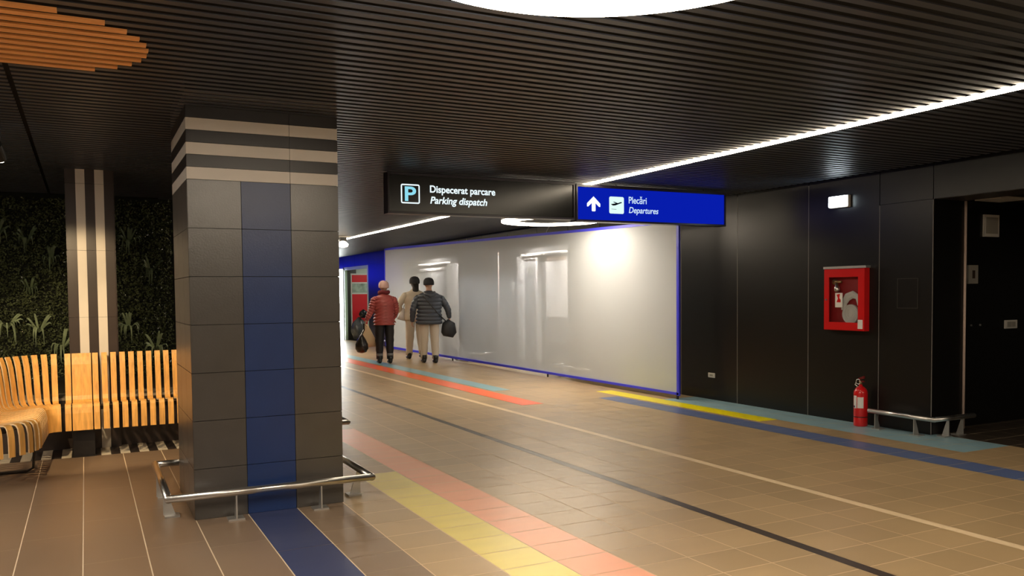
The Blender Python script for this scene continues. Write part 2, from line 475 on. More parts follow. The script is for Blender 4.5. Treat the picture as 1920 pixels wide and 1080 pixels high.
rail('stainless steel bumper rail wrapped round the foot of the large charcoal pillar',
     [(0.648, 7.30), (0.470, 7.30), (0.460, 5.985), (1.862, 5.985), (1.862, 7.30), (1.0, 7.30)],
     [(0.895, 5.985, 0, 1), (1.485, 5.985, 0, 1), (0.462, 6.33, 1, 0), (0.462, 6.95, 1, 0), (1.862, 6.32, -1, 0), (1.862, 6.95, -1, 0)])
rail('steel bumper rail turning the wall corner beside the red fire extinguisher',
     [(7.80, 6.53), (7.80, 5.72), (8.45, 5.72)],
     [(7.80, 6.44, 1, 0), (7.80, 5.95, 1, 0), (8.03, 5.72, 0, 1), (8.26, 5.72, 0, 1)])
rail('steel bumper rail at the corner of the second wall bay behind the overlay panel',
     [(7.80, 18.7), (7.80, 17.2), (8.45, 17.2)],
     [(7.80, 18.3, 1, 0), (7.80, 17.6, 1, 0), (8.05, 17.2, 0, 1), (8.3, 17.2, 0, 1)])
rail('steel bumper rail at the wall corner farthest down the hall',
     [(7.80, 23.6), (7.80, 22.25), (8.45, 22.25)],
     [(7.80, 23.2, 1, 0), (7.80, 22.6, 1, 0), (8.1, 22.25, 0, 1)])
rail('short straight steel bumper rail before the recessed door with the white poster',
     [(7.80, 12.35), (7.80, 13.65), (8.3, 13.65)],
     [(7.80, 12.6, 1, 0), (7.80, 13.4, 1, 0)])
rail('steel bumper rail of the hidden pillar poking out behind the charcoal pillar',
     [(1.10, 8.72), (2.46, 8.72), (2.46, 9.9)],
     [(1.6, 8.72, 0, 1), (2.2, 8.72, 0, 1), (2.46, 9.2, -1, 0)])

# ---------------------------------------------------------------- lights
glow_w = emis('lamp_white_warm', WARM, L_RING)
glow_s = emis('strip_white_warm', (1.0, 0.84, 0.62), L_STRIP)
def ring_light(cx, cy, label, z=2.75, s=glow_w, k=1.0):
    o = thing('ring_light', label, 'ceiling light', (cx, cy, z), group='round ring lights hung under the slatted ceiling')
    MB().ring(cx, cy, z, z+0.03, 0.66*k, 0.895*k).build('diffuser', s, o)
    h = MB(); h.ring(cx, cy, z+0.031, z+0.09, 0.65*k, 0.90*k); h.build('housing', black_m, o)
    for a in (0.4, 2.5, 4.6):
        x, y = cx+0.78*k*math.cos(a), cy+0.78*k*math.sin(a)
        MB().loft([(x, y, z+0.09), (x, y, 2.98)], 0.004, seg=6).build('hanger', black_steel, o)
ring_light(1.60, 2.34, 'big glowing ring light cut off by the top edge of the picture')
ring_light(6.53, 11.45, 'glowing ring light hanging far off behind the blue departures sign', z=2.66, k=0.87)
ring_light(-2.2, 1.8, 'ring light over the seating area out of view')
ring_light(-2.5, 5.4, 'unseen ring light added to brighten the left face of the large charcoal pillar', s=emis('fill_soft', (1.0, 0.9, 0.76), 28))  # added lamp outside the view, lifts the left side of the pillar
ring_light(6.7, -1.4, 'ring light over the near hall out of view')
ring_light(4.2, 21.5, 'ring light deep in the hall hidden by the large pillar')
o = thing('light_strip', 'long thin white LED strip running down the slatted ceiling above the signs', 'strip light', (5.40, 12, 2.84))
MB().box(5.372, -3, 2.836, 5.428, 27, 2.852).build('diffuser', glow_s, o)
MB().box(5.356, -3, 2.853, 5.444, 27, 2.90).build('profile', black_m, o)

spot_glow = emis('spot_bulb', (1.0, 0.84, 0.6), 30)
def spot(x, y, z, tgt, label, power, size=75, vis=True, blend=0.35, colr=(1.0, 0.74, 0.42)):
    o = thing('ceiling_spotlight', label, 'spotlight', (x, y, z), group='cylindrical ceiling spotlights')
    d = (Vector(tgt)-Vector((x, y, z))).normalized()
    c = Vector((x, y, z))
    MB().loft([c-d*0.14, c], 0.045, seg=20).build('lamp_head', black_m, o)
    MB().loft([c+d*0.0005, c+d*0.012, c+d*0.02], [0.038, 0.034, 0.015], seg=20).build('bulb', spot_glow, o, smooth=True)
    MB().loft([c-d*0.10, (x, y, z+0.12), (x, y, 2.86)], 0.009, seg=8).build('stem', black_m, o)
    l = bpy.data.lights.new('spot_beam', 'SPOT'); l.energy = power; l.color = colr; l.spot_size = math.radians(size); l.spot_blend = blend; l.shadow_soft_size = 0.04
    lo = bpy.data.objects.new('spot_beam', l); COL.objects.link(lo)
    lo.location = c+d*0.03; lo.rotation_euler = d.to_track_quat('-Z', 'Y').to_euler()
spot(-0.515, 7.1, 2.56, (0.0, 9.6, 0.7), 'black ceiling spotlight with a glowing lens at the left edge of the picture', 210, 62)
spot(-1.9, 7.0, 2.56, (-1.2, 9.6, 0.6), 'black ceiling spotlight over the bench out of view to the left', 80, 66)
spot(1.15, 7.7, 2.56, (0.75, 9.6, 0.5), 'added ceiling spotlight kept unseen behind the large charcoal pillar', 60, 60)  # added lamp behind the pillar, extra light on the bench end
spot(-2.4, 4.6, 2.56, (-0.7, 7.9, 0.4), 'black ceiling spotlight behind the viewer aimed at the curved bench', 120, 60)
# track lamp far down the hall
o = thing('track_spotlight', 'small white ceiling spotlight glowing beside the far end of the LED strip', 'spotlight', (5.1, 18.2, 2.85))
MB().box(5.0, 18.12, 2.82, 5.25, 18.3, 2.85).build('ceiling_plate', white_pl, o)
MB().box(5.03, 18.15, 2.74, 5.17, 18.27, 2.82).build('driver_box', black_m, o)
MB().lathe((5.1, 18.2, 2.60), [(0.03, 0.0), (0.10, 0.02), (0.12, 0.07), (0.07, 0.12), (0.03, 0.14)]).build('lamp_head', emis('far_bulb', (1, 0.85, 0.65), 7), o, smooth=True)

# ---------------------------------------------------------------- hanging signs
def text(s, x, z, y, h, wscale, m, parent, name='lettering', shear=0.0, bold=0.0):
    c = bpy.data.curves.new(name, 'FONT'); c.body = s; c.size = 1.0; c.extrude = 0.004; c.shear = shear; c.offset = bold
    t = bpy.data.objects.new(name, c)
    me = bpy.data.meshes.new_from_object(t); bpy.data.objects.remove(t)
    X = [v.co.x for v in me.vertices]; Z = [v.co.y for v in me.vertices]
    x0, x1, z0, z1 = min(X), max(X), min(Z), max(Z); po = parent.get('_o', (0, 0, 0))
    for v in me.vertices:
        cx, cy, cz = v.co
        v.co = (x+(cx-x0)/(x1-x0)*wscale-po[0], y-cz*0.2-po[1], z+(cy-z0)/(z1-z0)*h-po[2])
    me.materials.clear(); me.materials.append(m); me.name = name
    o = bpy.data.objects.new(name, me); COL.objects.link(o); o.parent = parent
    return o
SY = 8.40
tx_m = emis('sign_text_white', (0.80, 0.95, 1.0), 1.05)
cy_m = emis('sign_cyan', (0.28, 0.72, 0.86), 0.9)
blue_face = emis('sign_blue_face', (0.002, 0.011, 0.37), 1.0)
frame_m = mat('sign_frame', (0.020, 0.016, 0.030), 0.3)
face_dark = mat('sign_dark_face', (0.006, 0.006, 0.006), 0.22)
def sign(x0, x1, z0, z1, label, face, name):
    o = thing(name, label, 'sign', ((x0+x1)/2, SY+0.06, z0))
    MB().box(x0, SY+0.012, z0, x1, SY+0.13, z1).build('housing', frame_m, o)
    MB().box(x0+0.02, SY+0.004, z0+0.025, x1-0.02, SY+0.0118, z1-0.03).build('face', face, o)
    fr = MB()
    fr.box(x0, SY-0.012, z0, x1, SY+0.0119, z0+0.02); fr.box(x0, SY-0.012, z1-0.028, x1, SY+0.0119, z1)
    fr.box(x0, SY-0.012, z0+0.02, x0+0.018, SY+0.0119, z1-0.028); fr.box(x1-0.018, SY-0.012, z0+0.02, x1, SY+0.0119, z1-0.028)
    fr.build('frame', frame_m, o)
    for x in (x0+0.6, x1-0.3): MB().loft([(x, SY+0.07, z1), (x, SY+0.07, 2.98)], 0.008, seg=8).build('hanger', black_steel, o)
    return o
o = sign(2.835, 5.105, 2.40, 2.83, 'dark hanging sign reading Dispecerat parcare, Parking dispatch with a P symbol', face_dark, 'parking_sign')
b_ = MB(); t = 0.014
def rrect_frame(mb, x0, z0, x1, z1, t, y, r=0.02):
    def rr(x0, z0, x1, z1, r):
        P = []
        for (cx, cz, a0) in ((x1-r, z1-r, 0), (x0+r, z1-r, 90), (x0+r, z0+r, 180), (x1-r, z0+r, 270)):
            for k in range(5):
                a = math.radians(a0+22.5*k); P.append((cx+r*math.cos(a), cz+r*math.sin(a)))
        return P
    A = rr(x0, z0, x1, z1, r); B = rr(x0+t, z0+t, x1-t, z1-t, max(r-t, 0.004))
    n = len(mb.v); k = len(A)
    mb.v += [(p[0], y, p[1]) for p in A] + [(p[0], y, p[1]) for p in B]
    for i in range(k):
        j = (i+1) % k; mb.f.append((n+i, n+j, n+k+j, n+k+i)); mb.m.append(0)
    return A
rrect_frame(b_, 2.982, 2.508, 3.193, 2.712, 0.014, SY+0.002); b_.build('symbol_border', tx_m, o)
text('P', 3.026, 2.534, SY+0.001, 0.152, 0.125, cy_m, o, 'parking_symbol', bold=0.02)
text('Dispecerat parcare', 3.309, 2.610, SY+0.001, 0.100, 0.772, tx_m, o, bold=0.020)
text('Parking dispatch', 3.310, 2.492, SY+0.001, 0.100, 0.672, tx_m, o, shear=0.22, bold=0.020)
o = sign(5.125, 7.365, 2.385, 2.815, 'blue backlit hanging sign reading Plecari Departures with arrow and plane symbol', blue_face, 'departures_sign')
wt_m = emis('sign_white', (0.92, 0.97, 1.0), 1.1)
a_ = MB(); yq = SY+0.001
ax, hw = 5.367, 0.0265
a_.poly([(ax, yq, 2.684), (5.275, yq, 2.600), (5.275, yq, 2.563), (5.292, yq, 2.562), (ax-hw, yq, 2.604), (ax-hw, yq, 2.516), (ax-0.018, yq, 2.508), (ax+0.018, yq, 2.508), (ax+hw, yq, 2.516), (ax+hw, yq, 2.604), (5.442, yq, 2.562), (5.460, yq, 2.563), (5.460, yq, 2.600)])
a_.build('arrow', wt_m, o)
p_ = MB()
A = rrect_frame(MB(), 5.586, 2.491, 5.796, 2.692, 0.01, yq)
p_.poly([(p[0], yq, p[1]) for p in A]); p_.build('plane_panel', emis('pictogram_white', (0.72, 0.95, 0.90), 0.95), o)
p_ = MB(); yq = SY-0.001
navy = mat('pictogram_navy', (0.004, 0.02, 0.08), 0.5)
def P3(L): return [(5.586+a*0.21, yq, 2.491+c*0.201) for a, c in L]
p_.poly(P3([(0.10, 0.55), (0.16, 0.54), (0.24, 0.51), (0.72, 0.60), (0.84, 0.64), (0.86, 0.68), (0.82, 0.70), (0.72, 0.68), (0.50, 0.60), (0.30, 0.56), (0.24, 0.47)]))
p_.poly(P3([(0.24, 0.47), (0.40, 0.48), (0.72, 0.60), (0.30, 0.56)]))
p_.poly(P3([(0.24, 0.69), (0.34, 0.70), (0.60, 0.62), (0.50, 0.57)]))
p_.poly(P3([(0.10, 0.55), (0.14, 0.56), (0.30, 0.50), (0.24, 0.47)]))
p_.poly(P3([(0.14, 0.275), (0.48, 0.265), (0.48, 0.245), (0.14, 0.255)]))
p_.build('plane_pictogram', navy, o)
thin_m = emis('sign_text_pale', (0.62, 0.80, 1.0), 0.9)
text('Plecări', 5.867, 2.619, SY+0.001, 0.090, 0.262, thin_m, o, bold=0.010)
text('Departures', 5.868, 2.482, SY+0.001, 0.096, 0.438, thin_m, o, shear=0.22, bold=0.012)
# unseen blue sign, added for its blue reflection on the far wall
o = thing('unseen_blue_sign', 'blue backlit sign added unseen behind the pillar for its reflection on the far wall', 'sign', (5.6, 34.1, 2.1))
MB().box(3.6, 34.0, 2.10, 7.2, 34.12, 2.75).build('housing', frame_m, o)
MB().box(3.62, 33.99, 2.12, 7.18, 33.999, 2.73).build('face', emis('far_blue', (0.01, 0.02, 0.9), 5.0), o)
for x in (4.0, 6.8): MB().loft([(x, 34.06, 2.75), (x, 34.06, 3.0)], 0.01, seg=8).build('hanger', black_steel, o)

# ---------------------------------------------------------------- drawn overlay graphic, no part of the hall, built as a translucent pane
pm = bpy.data.materials.new('overlay_white'); pm.use_nodes = True
nt = pm.node_tree; nt.nodes.clear()
oo = nt.nodes.new('ShaderNodeOutputMaterial'); mx = nt.nodes.new('ShaderNodeMixShader'); tr = nt.nodes.new('ShaderNodeBsdfTransparent'); ad = nt.nodes.new('ShaderNodeMixShader')
df = nt.nodes.new('ShaderNodeBsdfDiffuse'); tl = nt.nodes.new('ShaderNodeBsdfTranslucent')
df.inputs[0].default_value = (0.86, 0.93, 1.0, 1); tl.inputs[0].default_value = (0.86, 0.93, 1.0, 1)
ad.inputs[0].default_value = 0.1
nt.links.new(df.outputs[0], ad.inputs[1]); nt.links.new(tl.outputs[0], ad.inputs[2])
mx.inputs[0].default_value = 0.43
nt.links.new(tr.outputs[0], mx.inputs[1]); nt.links.new(ad.outputs[0], mx.inputs[2]); nt.links.new(mx.outputs[0], oo.inputs[0])
XP = 7.60
o = thing('overlay_panel', 'drawn white overlay with a blue border, built as a translucent panel along the right wall', 'panel', (XP, 16.2, 0))
ya, yb, zb, za, zc = 9.66, 22.84, 0.078, 2.56, 2.835
MB().prism([(ya, zb), (yb, zb), (yb, zc), (ya, za)], 'x', XP-0.004, XP+0.004).build('pane', pm, o)
bf = mat('frame_blue', (0.030, 0.035, 0.62), 0.45, emit=(0.02, 0.03, 0.6), es=0.25)
bf = mat('frame_blue2', (0.045, 0.05, 0.80), 0.45)
fr = MB(); T = 0.026
def bar(mb, a, b_, wa, wb):
    (ya_, za_), (yb_, zb_) = a, b_
    d = Vector((yb_-ya_, zb_-za_)).normalized(); n = Vector((-d.y, d.x))
    mb.prism([(ya_-n.x*wa-d.x*wa, za_-n.y*wa-d.y*wa), (yb_-n.x*wb+d.x*wb, zb_-n.y*wb+d.y*wb), (yb_+n.x*wb+d.x*wb, zb_+n.y*wb+d.y*wb), (ya_+n.x*wa-d.x*wa, za_+n.y*wa-d.y*wa)], 'x', XP-0.014, XP+0.014)
bar(fr, (ya, zb), (yb, zb), 0.018, 0.032); bar(fr, (yb, zb), (yb, zc), 0.03, 0.03); bar(fr, (yb, zc), (ya, za), 0.032, 0.02); bar(fr, (ya, za), (ya, zb), 0.026, 0.026)
fr.build('frame', bf, o)
for y in (ya+0.02, yb-0.02, 13.5, 18.0): MB().box(XP-0.012, y-0.012, 0.0, XP+0.012, y+0.012, zb-0.01).build('foot', black_steel, o)

# ---------------------------------------------------------------- recess A: door, poster, fittings (behind the panel)
pale = mat('door_pale', (0.36, 0.36, 0.36), 0.5)
pale2 = mat('door_pale_light', (0.80, 0.79, 0.76), 0.5)
o = thing('door_1', None, None, (9.28, 17.3, 0))
o['kind'] = 'structure'
MB().box(9.24, 16.86, 0, 9.29, 17.50, 2.34).build('leaf', pale, o)
f = MB(); f.box(9.20, 17.50, 0, 9.30, 17.80, 2.42); f.box(9.20, 16.78, 0, 9.30, 16.86, 2.42); f.box(9.20, 16.86, 2.34, 9.30, 17.5, 2.42)
f.build('frame', pale2, o)
MB().box(9.235, 16.93, 1.0, 9.24, 17.42, 1.03).build('rail', grey_pl, o)
h = MB(); h.loft([(9.24, 17.44, 1.12), (9.19, 17.44, 1.12), (9.19, 17.34, 1.12)], 0.012, seg=8); h.build('handle', steel, o)
for (z, y, w_, hh) in ((2.05, 17.15, 0.30, 0.24), (1.75, 17.0, 0.2, 0.09), (1.53, 17.1, 0.26, 0.13)):
    MB().box(9.232, y-w_/2, z-hh/2, 9.24, y+w_/2, z+hh/2).build('notice', paper if z == 1.75 else grey_pl, o)
o = thing('poster', 'tall white poster with film wrap marks hanging beside the recessed grey door', 'poster', (9.26, 16.0, 1.0))
MB().box(9.262, 15.60, 1.02, 9.29, 16.50, 2.27).build('sheet', mat('poster_white', (0.9, 0.88, 0.84), 0.4), o)
s = MB()
for (y, z) in ((15.9, 1.95), (15.9, 1.35), (16.42, 2.05), (16.42, 1.5), (15.65, 1.75), (15.65, 1.2)):
    s = MB(); s.quad((9.259, y+0.06, z-0.14), (9.259, y+0.05, z-0.14), (9.259, y-0.09, z+0.14), (9.259, y-0.08, z+0.14)); s.build('film_mark', grey_pl, o)

MB().box(9.24, 15.68, 2.28, 9.29, 16.4, 2.36).build('tape', mat('tape_tan', (0.55, 0.38, 0.26), 0.6), o)
o = thing('wall_cabinet', 'low pale cabinet front under the white poster', 'cabinet', (9.25, 16.0, 0.5))
MB().box(9.26, 15.58, 0.50, 9.30, 16.52, 0.99).build('door', recess_m, o)
MB().box(9.255, 15.58, 0.47, 9.30, 16.52, 0.495).build('bottom_edge', pale2, o)
recess_glow = emis('recess_light', (1.0, 0.93, 0.82), 4.0)
recess_fill = emis('recess_fill', (1.0, 0.97, 0.93), 110)  # added lamps, out of sight above the header, to brighten the recesses
for (yy, lab) in ((14.9, 'added fill lamp hidden in the recess before the white poster'), (17.0, 'added fill lamp hidden in the recess before the grey door'), (20.6, 'added fill lamp hidden in the second recess before the tiled jamb'), (23.2, 'added fill lamp hidden in the second recess before the glazed door')):
    o = thing('recess_fill', lab, 'ceiling light', (8.8, yy, 2.75), group='fill lamps added in the wall recesses')
    MB().box(8.70, yy-0.32, 2.740, 8.9, yy+0.32, 2.750).build('diffuser', recess_fill, o)
    MB().box(8.68, yy-0.34, 2.751, 8.92, yy+0.34, 2.779).build('tray', white_pl, o)
for (y0, y1, lab) in ((15.6, 17.5, 'narrow light box above the recessed grey door and white poster'), (22.1, 24.5, 'narrow light box above the far glazed door')):
    o = thing('light_box', lab, 'light', (9.2, (y0+y1)/2, 2.36), group='light boxes over the recessed doors')
    MB().box(9.16, y0, 2.44, 9.29, y1, 2.47).build('diffuser', recess_glow, o)
    MB().box(9.14, y0-0.02, 2.41, 9.295, y1+0.02, 2.438).build('tray', white_pl, o)
# casing and switch left of the door
o = thing('call_point', 'small pale wall box with a grey button beside the recessed grey door', 'wall box', (9.27, 18.22, 1.62))
MB().box(9.26, 18.11, 1.62, 9.299, 18.34, 1.83).build('body', white_pl, o)
MB().box(9.252, 18.19, 1.69, 9.26, 18.26, 1.77).build('button', grey_pl, o)
def pipe(x, y, z0, z1, label, m=None, r=0.014):
    o = MB().loft([(x, y, z0), (x, y, z1)], r, seg=12).build('corner_pipe', m or mat('pipe_pale', (0.55, 0.42, 0.36), 0.45), smooth=True)
    return tag(o, label, 'pipe', group='pale pipes down the bay corners')
pipe(8.516, 5.89, 0.03, 2.50, 'pale vertical pipe down the wall corner right of the fire extinguisher')
pipe(8.505, 17.39, 0.03, 2.50, 'pale vertical pipe on the bay corner seen through the overlay panel')
def cable(pts, label, r=0.006):
    o = MB().loft(pts, r, seg=6).build('loose_cable', mat('cable_grey', (0.35, 0.33, 0.31), 0.6), smooth=True)
    return tag(o, label, 'cable')
cable([(7.9, 13.9, 2.84), (7.9, 14.1, 2.66), (7.92, 14.4, 2.50), (7.95, 14.8, 2.42), (8.05, 15.3, 2.38), (8.3, 15.6, 2.36)], 'pale cable drooping from the ceiling over the recessed door', 0.010)
cable([(7.96, 17.95, 2.84), (7.96, 17.9, 2.6), (7.96, 17.7, 1.9), (7.96, 17.55, 1.55)], 'thin dark cable hanging down the narrow pier between the two recesses')
# recess B: glazed door with side light
o = thing('door_2', None, None, (9.25, 23.2, 0)); o['kind'] = 'structure'
f = MB(); f.box(9.18, 24.4, 0, 9.29, 24.55, 2.33); f.box(9.18, 22.0, 0, 9.29, 22.15, 2.33); f.box(9.18, 23.2, 0, 9.29, 23.28, 2.33); f.box(9.18, 22.15, 2.25, 9.29, 24.4, 2.33); f.box(9.18, 22.15, 0, 9.29, 24.4, 0.28)
f.build('frame', pale2, o)
MB().box(9.22, 23.28, 0.28, 9.24, 24.4, 2.25).build('glazing', mat('glazing_grey', (0.22, 0.23, 0.23), 0.15), o)
MB().box(9.22, 22.15, 0.28, 9.24, 23.2, 2.25).build('panel', pale, o)
for z in (0.9, 1.5):
    MB().box(9.20, 22.15, z, 9.245, 23.2, z+0.03).build('crossbar', pale2, o)
# tiled jamb right of it
g = MB()
for i in range(4):
    g.box(9.1, 21.05, 0.02+i*0.6, 9.29, 21.9, 0.6+i*0.6)
struct('trim_6', g, pale2)

# ---------------------------------------------------------------- lit room at the far end of the wall
g = MB(); g.box(8.47, 28.62, 0, 11.5, 28.7, 3.0); g.box(10.6, 25.7, 0, 10.7, 28.62, 3.0); g.box(8.48, 25.68, 0, 10.7, 25.72, 3.0)
struct('wall_side_room', g, mat('side_room_paint', (0.50, 0.54, 0.48), 0.6))
g = MB(); g.box(8.02, 28.45, 0, 8.10, 28.58, 2.46); g.box(8.02, 25.74, 0, 8.10, 25.92, 2.50); g.box(8.02, 25.9, 2.40, 8.10, 28.58, 2.50)
struct('trim_7', g, mat('door_frame_mint', (0.50, 0.68, 0.55), 0.45))
o = thing('side_room_lamp', 'ceiling lamp of the small lit room at the far end of the right wall', 'ceiling light', (9.3, 27.1, 2.9))
MB().box(8.9, 26.6, 2.84, 9.7, 27.6, 2.87).build('diffuser', emis('cool_lamp', (0.92, 1.0, 0.9), 9), o)
MB().box(8.88, 26.58, 2.871, 9.72, 27.62, 2.90).build('tray', white_pl, o)
o = thing('red_poster', 'tall red advertising poster with a pale middle strip in the small lit room', 'poster', (8.6, 28.58, 0.3))
MB().box(8.26, 28.575, 0.20, 8.96, 28.62, 2.30).build('frame', white_pl, o)
rp = mat('poster_red', (0.62, 0.02, 0.03), 0.3)
MB().box(8.30, 28.565, 2.0, 8.93, 28.575, 2.25).build('upper_field', rp, o)
MB().box(8.30, 28.565, 1.63, 8.93, 28.575, 1.95).build('picture_strip', mat('poster_green_grey', (0.32, 0.38, 0.32), 0.3, noise=0.5, nscale=4), o)
MB().box(8.30, 28.565, 0.25, 8.93, 28.575, 1.58).build('lower_field', rp, o)
o = thing('side_doorway_light', 'bright white lit doorway at the far end of the hall beside the large pillar', 'lit doorway', (8.0, 29.2, 0))
MB().box(7.96, 28.66, 0.0, 7.99, 29.5, 2.45).build('light_panel', emis('daylight_door', (0.95, 1.0, 0.97), 20), o)
# rubbish bags
def bag(name, c, rx, ry, rz, label, m, neck=0.1, cat='bag', group=None):
    g = MB(); g.ball((0, 0, 0), 1, 1, 1, seg=28, rings=18)
    V = []
    for v in g.v:
        d = Vector(v); th = math.atan2(d.y, d.x)
        k = 1+0.07*math.sin(5*th+3*d.z)+0.05*math.sin(9*th-6*d.z)+0.04*math.sin(14*d.z+2*th)
        zz = d.z
        if zz > 0.45: k *= 1-(zz-0.45)*0.9
        V.append((c[0]+d.x*rx*k, c[1]+d.y*ry*k, c[2]+rz*(max(zz, -0.82)+0.82)/1.82*1.0))
    g.v = V
    o = g.build(name, m, smooth=True); tag(o, label, cat, group); return o
bin_m = mat('bin_liner', (0.10, 0.10, 0.105), 0.25, noise=0.3, nscale=6, bump=0.8, bscale=14)
bag('rubbish_bag', (8.42, 28.2, 0.0), 0.26, 0.26, 0.80, 'full grey plastic rubbish bag on the floor inside the lit doorway', bin_m, cat='rubbish bag')
bag('rubbish_bag', (8.55, 28.1, 0.76), 0.14, 0.12, 0.30, 'small knotted black bag resting on top of the grey rubbish bag', mat('bin_black', (0.012, 0.012, 0.013), 0.2), cat='rubbish bag')

# ---------------------------------------------------------------- things on the right wall
o = thing('emergency_light', 'small glowing emergency light high on the black wall right of the blue sign', 'emergency light', (8.0, 7.11, 2.52))
MB().box(7.955, 6.97, 2.525, 8.0, 7.245, 2.665).build('body', white_pl, o, bevel=0.006)
MB().box(7.915, 6.985, 2.532, 7.955, 7.23, 2.658).build('diffuser', emis('cool_white', (0.80, 0.95, 1.0), 11), o, bevel=0.01)
o = thing('hose_cabinet', 'red fire hose cabinet with a glass front on the black wall', 'fire hose cabinet', (7.95, 7.0, 1.07))
CX = 7.93
MB().box(7.985, 6.72, 1.10, 8.0, 7.26, 1.81).build('back_panel', red_dk, o)
c_ = MB(); c_.box(CX, 6.70, 1.08, 7.999, 6.715, 1.825); c_.box(CX, 7.275, 1.08, 7.999, 7.29, 1.825); c_.box(CX, 6.715, 1.08, 7.999, 7.275, 1.095)
c_.build('case', red_m, o)
MB().box(CX-0.012, 6.685, 1.805, 7.999, 7.30, 1.832).build('top_trim', steel_m, o)
d_ = MB(); d_.box(CX-0.012, 6.70, 1.085, CX, 6.79, 1.80); d_.box(CX-0.012, 7.215, 1.085, CX, 7.285, 1.80); d_.box(CX-0.012, 6.79, 1.085, CX, 7.215, 1.175); d_.box(CX-0.012, 6.79, 1.705, CX, 7.215, 1.80)
dd = d_.build('door', red_m, o)
MB().loft([(CX-0.024, 7.25, 1.44), (CX-0.012, 7.25, 1.44)], 0.011, seg=12).build('lock', steel, dd)
MB().box(CX-0.006, 6.79, 1.175, CX-0.003, 7.215, 1.705).build('glass', glass_m, dd)
MB().box(CX-0.0075, 7.015, 1.35, CX-0.0062, 7.122, 1.52).build('sticker', paper, dd)
s_ = MB(); s_.poly([(CX-0.009, 7.10, 1.41), (CX-0.009, 7.04, 1.41), (CX-0.009, 7.04, 1.44), (CX-0.009, 7.06, 1.46), (CX-0.009, 7.05, 1.51), (CX-0.009, 7.10, 1.50), (CX-0.009, 7.08, 1.455)]); s_.build('sticker_print', red_m, dd)
MB().box(CX-0.014, 6.722, 1.105, CX-0.0125, 6.790, 1.21).build('inspection_label', paper, dd)
v_ = MB(); v_.loft([(7.985, 7.17, 1.65), (7.95, 7.16, 1.65)], 0.032, seg=14); v_.loft([(7.955, 7.17, 1.655), (7.955, 7.06, 1.65)], 0.016, seg=10)
v_.build('valve', brass, o, smooth=True)
n_ = MB(); n_.loft([(7.955, 7.13, 1.64), (7.953, 7.125, 1.60), (7.95, 7.12, 1.585), (7.95, 7.115, 1.55), (7.95, 7.112, 1.535)], [0.018, 0.022, 0.032, 0.034, 0.026], seg=14)
n_.build('coupling', steel, o, smooth=True)
h_ = MB()
h_.loft([(7.955, 6.93, 1.27), (7.980, 6.93, 1.27)], [(0.115, 0.115), (0.115, 0.115)], seg=32)
for r in (0.03, 0.05, 0.07, 0.09, 0.11):
    pts = [(7.953, 6.93+r*math.cos(a*PI/12), 1.27+r*math.sin(a*PI/12)) for a in range(25)]
    h_.loft(pts, 0.004, seg=5, caps=False)
h_.loft([(7.965, 7.03, 1.32), (7.965, 7.03, 1.40), (7.965, 6.98, 1.47), (7.965, 6.90, 1.50), (7.965, 6.83, 1.47), (7.965, 6.80, 1.38)], [(0.02, 0.035), (0.02, 0.045), (0.02, 0.05), (0.02, 0.045), (0.02, 0.035), (0.02, 0.03)], seg=12)
h_.build('hose', hose_m, o, smooth=False)
# extinguisher
EX, EY = 7.87, 6.70
o = thing('fire_extinguisher', 'red fire extinguisher standing on the floor against the black wall', 'fire extinguisher', (EX, EY, 0))
MB().lathe((EX, EY, 0.0), [(0.070, 0.0), (0.076, 0.008), (0.076, 0.10), (0.0745, 0.104), (0.0745, 0.11), (0.076, 0.114), (0.076, 0.375), (0.072, 0.40), (0.060, 0.425), (0.038, 0.445), (0.020, 0.455), (0.018, 0.475)], 32).build('cylinder', red_m, o, smooth=True)
MB().ring(EX, EY, 0.102, 0.112, 0.0740, 0.0766, seg=40).build('band', black_m, o)
g = MB(); g.loft([(EX, EY, 0.474), (EX, EY, 0.50), (EX, EY, 0.52)], [0.019, 0.020, 0.014], seg=14)
g.build('valve', brass, o, smooth=True)
g = MB(); g.box(EX-0.012, EY-0.045, 0.505, EX+0.012, EY+0.02, 0.52)
g.prism([(EY-0.05, 0.545), (EY+0.02, 0.525), (EY+0.03, 0.545), (EY-0.045, 0.575)], 'x', EX-0.012, EX+0.012)
g.build('handle', mat('handle_dark_red', (0.16, 0.01, 0.01), 0.4), o)
g = MB(); pts = [(EX-0.02, EY+0.02+0.028*math.cos(a*PI/8), 0.505+0.028*math.sin(a*PI/8)) for a in range(17)]
g.loft(pts, 0.004, seg=6, caps=False); g.loft([(EX-0.02, EY+0.045, 0.50), (EX-0.03, EY+0.055, 0.47), (EX-0.02, EY+0.03, 0.45)], 0.005, seg=6); g.build('pin_ring', steel, o)
def wrap(a0, a1, z0, z1, m, name, rr=0.0770):
    g = MB(); n = 8
    for i in range(n):
        A, B = math.radians(a0+(a1-a0)*i/n), math.radians(a0+(a1-a0)*(i+1)/n)
        g.quad((EX+rr*math.cos(A), EY+rr*math.sin(A), z0), (EX+rr*math.cos(B), EY+rr*math.sin(B), z0), (EX+rr*math.cos(B), EY+rr*math.sin(B), z1), (EX+rr*math.cos(A), EY+rr*math.sin(A), z1))
    return g.build(name, m, o)
wrap(193, 243, 0.21, 0.335, paper, 'label_plate'); wrap(150, 186, 0.205, 0.35, paper, 'side_label')
wrap(152, 170, 0.212, 0.235, mat('label_ink', (0.03, 0.03, 0.10), 0.6), 'label_print', 0.0776)
